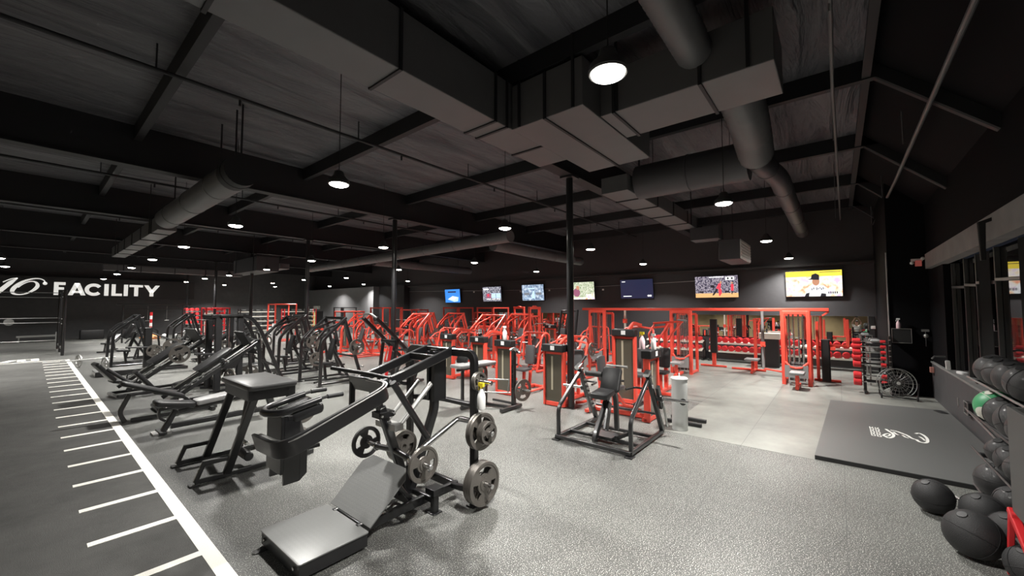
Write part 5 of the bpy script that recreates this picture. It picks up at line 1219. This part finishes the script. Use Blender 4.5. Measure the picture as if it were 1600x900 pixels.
t = thing('drum_fan', 'large round black floor fan on wheels by the black end wall', 'fan', (13.3, -1.02, 0))
c = V((13.1, -.99, .36)); ax = V((-.92, -.25, .12)).normalized()
g = MB(); d, u, w_ = frame_of(ax)
for r in (.33,): 
    for h in (-.09, .09): g.tube([c+d*h+(u*math.cos(a)+w_*math.sin(a))*r for a in [2*math.pi*k/28 for k in range(28)]], .009, 6, close=True)
for h in (-.11, .11):
    for r in (.11, .18, .26): g.tube([c+d*h+(u*math.cos(a)+w_*math.sin(a))*r for a in [2*math.pi*k/24 for k in range(24)]], .0025, 4, close=True)
    for k in range(20): a = 2*math.pi*k/20; g.cyl(c+d*h, c+d*h*.8+(u*math.cos(a)+w_*math.sin(a))*.33, .0025, 4)
g.build('wire_cage', STE, t)
g = MB(); g.cyl(c-d*.09, c-d*.03, .1, 18).cyl(c-d*.03, c+d*.03, .05, 14)
for k in range(4):
    a = 2*math.pi*k/4+.4; e = u*math.cos(a)+w_*math.sin(a); f_ = d.cross(e)
    g.prism([c+e*.05-f_*.03+d*.01, c+e*.28-f_*.09+d*.03, c+e*.29+f_*.07-d*.02, c+e*.05+f_*.03-d*.01], d*.004)
g.build('fan_blades', BLKM, t)
MB().cyl(c+d*.112, c+d*.118, .035, 16).build('fan_badge', WHT, t)
g = MB(); g.tube([(13.15, -.68, .38), (13.12, -.70, .06), (13.0, -.72, .05), (13.0, -1.32, .05), (13.12, -1.34, .06), (13.15, -1.36, .38)], .014, 8, .03)
g.build('stand', BLK, t)
for y in (-.72, -1.32): MB().cyl((12.98, y-.015, .06), (12.98, y+.015, .06), .06, 16).build('wheel', BLKM, t)
tag(MB().box(18.05, 18.1, -1.06+.12, -.95+.12, 1.40, 1.50).box(18.04, 18.05, -1.02+.12, -.99+.12, 1.43, 1.47).build('thermostat', WHT), 'white thermostat at the right edge of the mirrors', 'thermostat')
bpy.data.objects['drum_fan'].location.x -= .18
t = thing('storage_shelf', 'low metal shelf with folded towels behind the upright barbell rack', 'shelf', (15.3, -.75, 0))
g = MB()
for z in (.5, .9, 1.12): g.box(14.6, 16.2, -.95, -.6, z, z+.02)
for x in (14.62, 16.18):
    for y in (-.94, -.62): g.box(x-.02, x+.02, y-.02, y+.02, 0, 1.15)
g.build('shelf_frame', STE, t)
for k in range(4): tag(MB().slab((14.8+k*.36, -.78, 1.17), (1, .1, 0), (0, 1, 0), .28, .22, .08, .04, .03).build('folded_towel', [BLKM, PAPER, BLKM, PAD][k]), ['dark', 'white', 'second dark', 'grey'][k]+' folded towel on the low metal shelf', 'towel', 'towels on the shelf')
t = thing('exercise_step_stack', 'pale stack of flat step boards beside the right crossover tower, by the mirrors', 'step stack', (16.9, 1.9, 0))
MB().box(16.7, 17.1, 1.62, 2.25, 1.0, 1.2).build('boards', CREAM, t); MB().box(16.72, 17.08, 1.66, 2.2, 0, 1.0).build('base_cabinet', BLKM, t)

# ================================================================ white bin and dumbbell feet behind
t = thing('wipes_bin', 'tall pale grey cylindrical wipes bin with round black opening', 'bin', (7.3, 2.2, 0))
MB().lathe((7.3, 2.2, 0), (0, 0, 1), [(.125, 0), (.13, .01), (.13, .86), (.14, .87), (.142, .885), (.13, .90), (.02, .905)], 32).build('bin_body', GRYP, t)
MB().lathe((7.3, 2.2, .905), (0, 0, 1), [(.016, 0), (.012, .06), (.002, .07)], 10).build('wipe_tip', PAPER, t)
d = V((-.75, -.66, 0)).normalized(); MB().lathe(V((7.3, 2.2, .50))+d*.116, d, [(.055, 0), (.058, .018), (.04, .020)], 20).build('bin_opening', BLKM, t)
for k in range(2): tag(MB().rect([(7.62+k*.32, 1.93, .04), (7.62+k*.32, 2.55, .04)], .06, .06, (1, 0, 0)).build('floor_rail', BLKM), 'short black rail on the floor behind the pale bin, the %s one' % ('nearer' if k == 0 else 'farther'), 'rail', 'rails behind the bin')

# ================================================================ logo mat
t = thing('floor_mat', 'big grey training mat with white script emblem by the night windows', 'mat', (9.3, -.7, 0))
MB().prism([(7.07, .32, .003), (11.45, .2, .003), (11.75, -1.62, .003), (7.07, -1.66, .003)], (0, 0, .052)).build('mat_core', RUB, t)
MB().prism([(7.07, .32, .055), (11.45, .2, .055), (11.75, -1.62, .055), (7.07, -1.66, .055)], (0, 0, .008)).build('mat_surface', MATG, t)
Lg = {'a': [(9.283, -.908), (9.359, -.958), (9.27, -.996), (9.088, -1.015), (8.889, -1.002), (8.767, -.966), (8.749, -.925), (8.797, -.891), (8.896, -.879)],
 'b': [(9.117, -.932), (9.041, -.958), (8.897, -.975)], 'c': [(8.886, -.866), (8.937, -.831), (9.073, -.797), (9.167, -.746), (9.272, -.68), (9.289, -.612)],
 'd': [(8.908, -.796), (8.944, -.761), (9.056, -.736)], 'e': [(9.022, -.693), (9.065, -.664), (9.187, -.642)],
 'f': [(9.32, -.56), (9.195, -.586), (9.096, -.617), (8.95, -.627), (8.813, -.601), (8.724, -.553), (8.779, -.521), (8.841, -.494)],
 'g': [(8.841, -.494), (8.957, -.532), (9.008, -.573), (8.967, -.586), (8.864, -.563), (8.837, -.531)]}
g = MB()
for k, l in Lg.items(): g.ribbon(spline([(x, y, .0635) for x, y in l], 4), .036 if k in 'acf' else .026, (0, 0, 1), .001)
for row, y in enumerate((-.35, -.42)):      # two lines of small block lettering, unreadable at this distance
    for k in range(6):
        x = 8.72+k*.108; g.ribbon([(x, y, .0635), (x, y-.05, .0635)], .02, (0, 0, 1), .001); g.ribbon([(x, y-.005, .0635), (x+.08, y-.005, .0635)], .014, (0, 0, 1), .001); g.ribbon([(x, y-.045+.02*(k % 2), .0635), (x+.08, y-.045, .0635)], .014, (0, 0, 1), .001)
g.build('emblem', WPAINT, t)

# ================================================================ medicine balls
def ball(x, y, z, r, lab, m=BALL, grp='medicine balls on the rack', green=False):
    t = thing('medicine_ball', lab, 'ball', (x, y, z), 0, grp)
    MB().ell((x, y, z), r, 28, 18).build('ball_cover', m, t, ang=180)
    g = MB(); ca = V((random.uniform(-1, 1), random.uniform(-1, 1), random.uniform(-1, 1))).normalized(); d, u, w_ = frame_of(ca)
    for (a_, b_) in ((u, w_), (d, u)):
        g.tube([V((x, y, z))+(a_*math.cos(q)+b_*math.sin(q))*(r+.0005) for q in [2*math.pi*k/40 for k in range(40)]], .0028, 5, close=True)
    g.build('seams', CREAM if green else BLKM, t)
    if green:
        for ax_, am in (((-.62, .62, -.45), 30), ((.25, .1, .95), 26)):
            MB().lathe((x, y, z), ax_, [((r+.0012)*math.sin(math.radians(am*(1-k/5))), (r+.0012)*math.cos(math.radians(am*(1-k/5)))) for k in range(6)], 24).build('white_panel', CREAM, t, ang=60)
    g = MB(); g.lathe(V((x, y, z))+V((-.3, .35, .88)).normalized()*(r-.002), (-.3, .35, .88), [(.035, 0), (.033, .004), (.01, .0045)], 16); g.build('valve_patch', BLKM if not green else CREAM, t)
    return t
F = [(6.05, -.70, .165, 'black slam ball on the floor, farthest left of the loose balls'), (5.88, -1.02, .17, 'black slam ball on the floor behind the front one, touching the steel bar'),
     (5.20, -.83, .19, 'largest front black slam ball on the floor near the frame corner'), (5.52, -1.12, .165, 'black slam ball on the floor between the big front ball and the rack'),
     (4.92, -1.08, .15, 'grey-black slam ball on the floor behind the red leg')]
for x, y, r, lab in F: ball(x, y, r, r, lab, RUB, 'loose slam balls on the floor')
ball(6.30, -1.2, .37, .175, 'black medicine ball low on the rack above the loose balls')
t = thing('ball_rack', 'black ball rack with grey rails full of medicine balls, right edge', 'rack', (5.6, -1.35, 0))
g = MB()
for x in (6.55, 4.95): g.rect([(x, -1.45, 0), (x, -1.45, 1.55)], .07, .07, (1, 0, 0)).rect([(x, -1.6, .04), (x, -1.1, .04)], .07, .07, (1, 0, 0))
for z in (.16, .56, .94, 1.33):
    for x in (6.5, 5.0): g.rect([(x, -1.5, z), (x, -1.12, z)], .05, .04, (1, 0, 0))
g.build('rack_frame', BLKM, t)
for z in (.16, .56, .94, 1.33):
    g = MB(); g.cyl((4.9, -1.10, z+.02), (6.75, -1.10, z+.02), .010, 10); g.build('rail', STE if z > 1 else PIPE, t)
    MB().cyl((4.9, -1.34, z+.02), (6.75, -1.34, z+.02), .010, 10).build('rail', PIPE, t)
for i, x in enumerate((6.30, 5.98, 5.66, 5.34)):
    ball(x, -1.22, 1.35+.135, .155, 'black medicine ball on the top tier, %s' % ['farthest along the rack', 'next after the farthest', 'third from the far end', 'closest to the frame edge'][i], BALL)
ball(6.3, -1.22, .96+.15, .17, 'green and white panelled medicine ball on the rack', GRN, green=True)
for i, x in enumerate((5.94, 5.6, 5.26)): ball(x, -1.22, .96+.15, .17, 'dark grey medicine ball beside the green one, %s' % ['touching it', 'second after it', 'closest to the frame edge'][i])
for i, x in enumerate((6.15, 5.86, 5.57, 5.28)): ball(x, -1.22, .58+.12, .135, 'small black medicine ball on the lower middle tier, %s' % ['at its far end', 'second from its far end', 'third from its far end', 'nearest the grey panel'][i])
ball(5.95, -1.22, .18+.12, .135, 'small dark ball on the bottom tier beside the big low ball')
t = thing('red_framed_stand', 'red-legged stand with a large grey side panel at the right frame edge', 'stand', (4.6, -1.2, 0))
MB().box(4.15, 4.88, -1.02, -.99, .56, 1.36).box(4.85, 4.88, -1.55, -1.0, .56, 1.36).build('side_panel', PANEL, t, bev=.004)
g = MB(); g.rect([(5.02, -.99, .02), (4.9, -.99, .56)], .035, .035, (0, 1, 0)).rect([(4.9, -.99, .56), (4.2, -1.0, .2)], .05, .05, (0, 1, 0)).rect([(4.82, -1.5, .02), (4.82, -1.5, .56)], .05, .05, (0, 1, 0)).rect([(4.82, -1.5, .54), (4.82, -.97, .54)], .05, .05, (1, 0, 0)).rect([(4.2, -1.0, .02), (4.2, -1.0, .56)], .05, .05, (0, 1, 0)); g.build('stand_frame', DRED, t)
tag(MB().cyl((6.6, -1.02, .03), (5.75, -1.42, .05), .022, 12).build('floor_bar', PLTD), 'dark steel bar lying between the mat and the loose balls', 'bar')
tag(MB().cyl((6.7, -.92, .02), (5.0, -1.58, .02), .012, 10).build('thin_floor_bar', STE), 'thin bright bar lying under the loose balls', 'bar')
t = thing('landmine_bracket', 'small square steel socket on the low wall holding a long thin bar', 'bracket', (10.1, -1.64, .43))
MB().box(9.98, 10.22, -1.665, -1.62, .33, .53).build('bracket_plate', BLKM, t)
g = MB(); g.rect([(9.98, -1.61, .33), (10.22, -1.61, .33), (10.22, -1.61, .53), (9.98, -1.61, .53), (9.98, -1.61, .33)], .015, .015, (0, 1, 0)).cyl((10.1, -1.6, .43), (7.9, -1.55, .38), .012, 8); g.build('thin_bar', STE, t)
tag(MB().box(11.0, 11.06, -1.675, -1.66, .3, .45).build('wall_plate', STE), 'small vertical steel plate on the low wall', 'plate')
tag(MB().slab((11.5, -1.5, .04), (1, .3, 0), (0, 1, 0), .3, .16, .07, .06, .03).build('rubber_wedge', BLKM), 'small black rubber lump at the far corner of the grey mat', 'wedge')
for i, (x, m, s_) in enumerate([(11.3, PAPER, (.12, .05, .03)), (10.3, STE, (.1, .05, .03))]):
    tag(MB().slab((x, -1.78, .88), (1, .2, 0), (0, 1, 0), s_[0]*2, s_[1]*2, .05, .03, .015).build('cloth_bundle', m), ['crumpled white cloth on the window sill near the black end wall', 'grey cloth lying farther along the window sill'][i], 'cloth')
t = thing('cable_hook', 'small silver lever handle above the window sill near the corner', 'handle', (11.9, -1.6, 1.0))
MB().tube([(11.95, -1.66, 1.12), (11.9, -1.5, 1.12), (11.8, -1.45, 1.08)], .015, 8).build('hook_arm', STE, t); MB().slab((11.45, -1.62, 1.0), (.3, 0, 1), (0, 1, 0), .18, .07, .03, .02, .01).build('handle_grip', WHT, t)
tag(MB().box(13.5, 13.64, -1.64, -1.52, 1.55, 1.6).cyl((13.55, -1.58, 1.2), (13.55, -1.58, 1.55), .008, 6).ell((13.5, -1.58, 1.45), .05, 10, 6).build('wall_hook_set', STE), 'small steel hook set with hanging attachment in the black corner', 'hook')
tag(MB().box(13.3, 13.42, -1.66, -1.6, .62, .74).build('red_tag', flat('faded_pink_tag', (.5, .22, .18), .6)), 'small faded red tag at the corner end of the low wall', 'tag')

# ================================================================ training ring posts and ropes, far left
t = thing('ring_enclosure', 'grey-roped ring enclosure with three dark posts at the far end of the turf', 'ring', (0, 28, 0))
for y in (26.5, 28.6, 30.9): MB().cyl((1.02, y, 0), (1.02, y, 2.92), .055, 12).build('ring_post', BLK, t)
g = MB()
for z in (.45, 1.35, 1.58, 2.62, 2.86):
    g.tube([(-6, 30.9, z), (1.02, 30.9, z)], .02 if z > .5 else .012, 6)
    if z > 1: g.tube([(1.02, 30.9, z), (1.02, 26.5, z)], .02, 6)
g.build('ropes', STE, t)
g = MB()
for y0, y1 in ((26.6, 28.5), (28.7, 30.8)): g.box(1.04, 1.06, y0, y1, .3, 2.8)
g.build('side_panel', flat('grey_mesh_screen', (.09, .09, .09), .7), t)
g = MB(); g.box(1.0, 1.07, 26.5, 30.9, .22, .30); g.build('bottom_rail', STE, t)

# ================================================================ things along the end wall
t = thing('punching_trainer', 'orange and white striped training post standing on an orange ring base by the end wall', 'training post', (5.3, 36, 0))
g = MB()
for k in range(6): g.cur = k % 2; g.cyl((5.3, 36, .35+k*.24), (5.3, 36, .59+k*.24), .07, 12)
g.build('striped_post', [PAPER, DRED], t); MB().lathe((5.3, 36, 0), (0, 0, 1), [(.5, 0), (.55, .1), (.4, .3), (.08, .36)], 20).build('base', ORG, t)
for i, (x0, x1) in enumerate([(2.2, 3.3), (3.6, 4.9)]):
    tag(MB().slab(((x0+x1)/2, 38.6, .32), (1, 0, 0), (0, 1, 0), x1-x0, .8, .62, .05, .05).build('black_plyo_box', BLKM), 'long black padded box against the end wall, the %s one' % ('left' if i == 0 else 'right'), 'box', 'boxes by the end wall')
    MB().box(x0+.3, x1-.3, 38.17, 38.195, .25, .4).build('box_label', PAPER, bpy.data.objects['black_plyo_box' if i == 0 else 'black_plyo_box.001'], world=False) if False else None
for i, (x, y) in enumerate([(5.9, 35.2), (6.4, 34.6), (6.0, 36.2)]):
    tag(MB().ell((x, y, .17), .17, 14, 8).build('soft_ball', [PAPER, STE, BLKM][i]), ['white', 'grey', 'black'][i]+' ball on the floor near the orange training post', 'ball', 'balls by the end wall')
t = thing('suspension_rig', 'thin black goalpost-like rig with crossbar and dangling straps near the end wall', 'rig', (4.8, 33, 0))
g = MB()
for x in (3.6, 6.4): g.rect([(x, 33, 0), (x, 33, 2.3)], .08, .08, (1, 0, 0))
g.rect([(3.3, 33, 2.3), (6.8, 33, 2.3)], .08, .08, (0, 0, 1)).rect([(3.6, 33, 2.0), (6.4, 33, 2.0)], .05, .05, (0, 0, 1)); g.build('rig_frame', BLK, t)
g = MB()
for x in (4.7, 5.6): g.cyl((x, 33, 1.3), (x, 33, 2.2), .01, 6).tube([(x-.1, 33, 1.3), (x+.1, 33, 1.3)], .02, 6)
g.build('strap', STE, t)
tag(MB().lathe((.9-1.6, 37.5, 1.25), (0, -1, 0), [(.16, 0), (.2, .02), (.2, .05), (.12, .06)], 16).cyl((-.7, 37.5, 1.25), (-.7, 39.6, 1.25), .02, 6).build('wall_disc', STE), 'round pale disc seen behind the ropes, far left', 'disc')
tag(MB().rect([(-.4, 37.8, .35), (1.2, 37.6, .38)], .12, .06, (0, 0, 1)).rect([(1.15, 37.6, .0), (1.15, 37.6, .6)], .06, .06, (1, 0, 0)).rect([(-.3, 37.8, 0), (-.3, 37.8, .35)], .06, .06, (1, 0, 0)).build('low_bench', STE), 'pale low bench against the end wall behind the ropes', 'bench')

def shelf_unit(name, lab, x0, x1, y, zs, post=STE, shelfm=CREAM, dep=.5):
    t = thing(name, lab, 'shelf', ((x0+x1)/2, y, 0))
    g = MB()
    for x in (x0, x1):
        for yy_ in (y-dep/2, y+dep/2): g.box(x-.03, x+.03, yy_-.03, yy_+.03, 0, zs[-1]+.25)
    g.build('posts', post, t)
    for z in zs: MB().box(x0, x1, y-dep/2, y+dep/2, z, z+.05).build('shelf_board', shelfm, t)
    return t
shelf_unit('weight_shelf', 'open shelf of red and white weights by the end wall, left one', 7.1, 8.0, 36.2, [.9, 1.2, 1.5, 1.8], BLK, STE)
shelf_unit('weight_shelf', 'open shelf of red and white weights by the end wall, right one', 8.3, 9.6, 36.2, [.9, 1.2, 1.5, 1.8], BLK, STE)
wb = None; n_ = 0
for (xa, nx) in ((7.2, 3), (8.4, 4)):
    for z in (.95, 1.25, 1.55, 1.85):
        for k in range(nx):
            x = xa+k*.3; lab = 'red weight on the %s end-wall shelf, %s board, %s from its left' % ('left' if xa < 8 else 'right', {.95: 'lowest', 1.25: 'second', 1.55: 'third', 1.85: 'top'}[z], ORD[k])
            if wb is None:
                wb = tag(MB().cyl((x, 35.95, z+.11), (x, 36.4, z+.11), .11, 12).build('shelf_weight', REDR), lab, 'weight', 'red weights on the end-wall shelves'); wb0 = V((x, 36, z))
            else:
                o = wb.copy(); COL.objects.link(o); o.location = V((x, 36, z))-wb0; o['label'] = lab
tag(MB().box(7.0, 7.9, 35.2, 35.8, 0, .6).build('low_cabinet', WHT), 'low white cabinet at the foot of the left weight shelf', 'cabinet')
t = thing('locker', 'tall narrow cream locker between the red weight shelves', 'cabinet', (7.9, 33.4, 0))
MB().box(7.7, 8.15, 33.2, 33.7, .4, 1.75).build('locker_body', CREAM, t); MB().box(7.70, 7.76, 33.2, 33.26, 0, .4).box(8.09, 8.15, 33.2, 33.26, 0, .4).build('locker_legs', CREAM, t)
us = [(9.9, 34.2), (12.6, 33.4)]
for i, (x, y) in enumerate(us):
    shelf_unit('accessory_shelf', 'tall shelf with pale boards behind the %s' % ('dark red rack' if i == 0 else 'tall red rack'), x, x+2.4, y, [.35, .7, 1.05, 1.4, 1.75], DRED if i else BLK, CREAM)
sb = None
for i, (x0, y) in enumerate(us):
    for r_, z in enumerate([.4, .75, 1.1, 1.45, 1.8]):
        for k in range(5):
            x = x0+.28+k*.46; lab = 'dark bundle on the shelf behind the %s, %s board, %s from left' % ('dark red rack' if i == 0 else 'tall red rack', ['lowest', 'second', 'middle', 'fourth', 'top'][r_], ORD[k])
            if sb is None:
                sb = tag(MB().cyl((x-.14, y, z+.09), (x+.14, y, z+.09), .09, 12).cyl((x-.16, y, z+.09), (x+.16, y, z+.09), .035, 8).build('shelf_bundle', PLTD), lab, 'bundle', 'bundles on the pale shelves'); sb0 = V((x, y, z))
            else:
                o = sb.copy(); COL.objects.link(o); o.location = V((x, y, z))-sb0; o['label'] = lab
tag(MB().box(9.2, 9.7, 26.1, 26.5, 0, .9).box(9.35, 9.5, 26.2, 26.35, .9, 1.15).build('paper_dispenser', PAPER), 'white towel and paper stand in front of the tall red rack', 'stand')
tag(MB().rect([(15.6, 30, 1.0), (15.6, 30, 2.1)], .2, .2, (1, 0, 0)).box(14.9, 16.8, 29.95, 30.05, 2.05, 2.12).rect([(14.95, 30, 0), (14.95, 30, 2.1)], .08, .08, (1, 0, 0)).rect([(16.75, 30, 0), (16.75, 30, 2.1)], .08, .08, (1, 0, 0)).rect([(15.6, 30, 0), (15.6, 30, 1.0)], .1, .1, (1, 0, 0)).build('hanging_bag_stand', BLK), 'black bag stand in front of the bright grey room wall', 'stand')

# ================================================================ person seen in the mirror, standing behind the camera
def skin(name, chains, mat, parent, sub=1):
    """chains: lists of (x, y, z, radius); a chain may start at a point already used by an earlier one"""
    import bmesh
    pts = []; edges = []; idx = {}
    for ch in chains:
        prev = None
        for p in ch:
            k = tuple(round(c, 4) for c in p[:3])
            if k not in idx: idx[k] = len(pts); pts.append(p)
            if prev is not None: edges.append((prev, idx[k]))
            prev = idx[k]
    im = wm(parent).inverted(); me = bpy.data.meshes.new(name)
    me.from_pydata([tuple(im @ V(p[:3])) for p in pts], edges, []); me.materials.append(mat)
    bm = bmesh.new(); bm.from_mesh(me); bm.verts.ensure_lookup_table(); l = bm.verts.layers.skin.verify()
    for i, p in enumerate(pts): bm.verts[i][l].radius = (p[3], p[3]); bm.verts[i][l].use_root = (i == 0)
    bm.to_mesh(me); bm.free()
    o = bpy.data.objects.new(name, me); COL.objects.link(o); o.parent = parent; KIDS.setdefault(parent.name, []).append(o)
    sm = o.modifiers.new('skin', 'SKIN'); sm.use_smooth_shade = True
    ss = o.modifiers.new('subdivision', 'SUBSURF'); ss.levels = sub; ss.render_levels = sub
    return o
SKIN_ = flat('skin', (.55, .34, .25), .5); SHIRT = flat('pale_cotton_shirt', (.72, .72, .66), .8); TROUS = flat('dark_trousers', (.03, .03, .035), .8); HAIR = flat('dark_hair', (.03, .02, .015), .6)
px_, py_ = -.55, -.95
t = thing('person', 'person in pale shirt with both arms raised, seen reflected in the right mirror', 'person', (px_, py_, 0))
def W(x, y, z, r): return (px_+x, py_+y, z, r)
body = [[W(0, 0, .96, .13), W(0, 0, 1.15, .115), W(0, 0, 1.34, .135), W(0, 0, 1.45, .08), W(.01, 0, 1.52, .055), W(.02, 0, 1.60, .085), W(.02, 0, 1.70, .09), W(.01, 0, 1.76, .06)]]
for s_ in (-1, 1):
    hw = W(.20, s_*.09, 1.95, .026); hand = W(.23, s_*.075, 2.0, .03)
    body.append([W(0, 0, 1.34, .135), W(0, s_*.17, 1.42, .06), W(.12, s_*.24, 1.66, .045), W(.17, s_*.15, 1.83, .035), hw, hand])
    for q in range(4): body.append([hand, W(.24+.012*q, s_*(.055-.004*q), 2.045-.012*q, .009), W(.25+.012*q, s_*.03, 2.06-.016*q, .008), W(.262+.01*q, s_*.012, 2.055-.018*q, .007)])
    body.append([hand, W(.215, s_*.045, 2.0, .01), W(.225, s_*.02, 2.005, .009)])
    body.append([W(0, 0, .96, .13), W(0, s_*.10, .86, .085), W(.01, s_*.11, .50, .06), W(-.02, s_*.11, .10, .04), W(.0, s_*.115, .05, .042), W(.13, s_*.125, .035, .03)])
skin('body', body, SKIN_, t)
sh = [[W(0, 0, .93, .145), W(0, 0, 1.15, .13), W(0, 0, 1.34, .15), W(0, 0, 1.44, .09)]]
for s_ in (-1, 1): sh.append([W(0, 0, 1.34, .15), W(0, s_*.17, 1.42, .072), W(.07, s_*.22, 1.56, .062)])
skin('shirt', sh, SHIRT, t)
tr = [[W(0, 0, 1.0, .14), W(0, 0, .93, .145)]]
for s_ in (-1, 1): tr.append([W(0, 0, .93, .145), W(0, s_*.10, .86, .10), W(.01, s_*.11, .50, .075), W(-.02, s_*.11, .12, .06)])
skin('trousers', tr, TROUS, t)
for s_ in (-1, 1): MB().slab((px_+.05, py_+s_*.12, .035), (1, 0, 0), (0, 1, 0), .29, .10, .07, .045, .02).build('shoe', WHT, t)
MB().ell((px_-.005, py_, 1.725), (.095, .085, .085), 16, 10).build('hair', HAIR, t)
g = MB(); g.ell((px_+.10, py_, 1.665), (.02, .014, .022), 8, 6); g.build('nose', SKIN_, t)
g = MB().ell((px_+.02, py_-.085, 1.67), (.02, .01, .03), 8, 6); g.build('ear', SKIN_, t); MB().ell((px_+.02, py_+.085, 1.67), (.02, .01, .03), 8, 6).build('ear', SKIN_, t)
for s_ in (-1, 1): MB().ell((px_+.095, py_+s_*.03, 1.69), (.008, .012, .006), 8, 6).build('eye', HAIR, t)
MB().ell((px_+.098, py_, 1.625), (.008, .025, .005), 8, 6).build('mouth', DRED, t)
tag(MB().slab((px_+.27, py_, 2.05), (0, 1, 0), (0, 0, 1), .15, .072, .009, .01, .003).build('phone', BLKM), 'dark phone held up in both hands of the person in the mirror', 'phone')
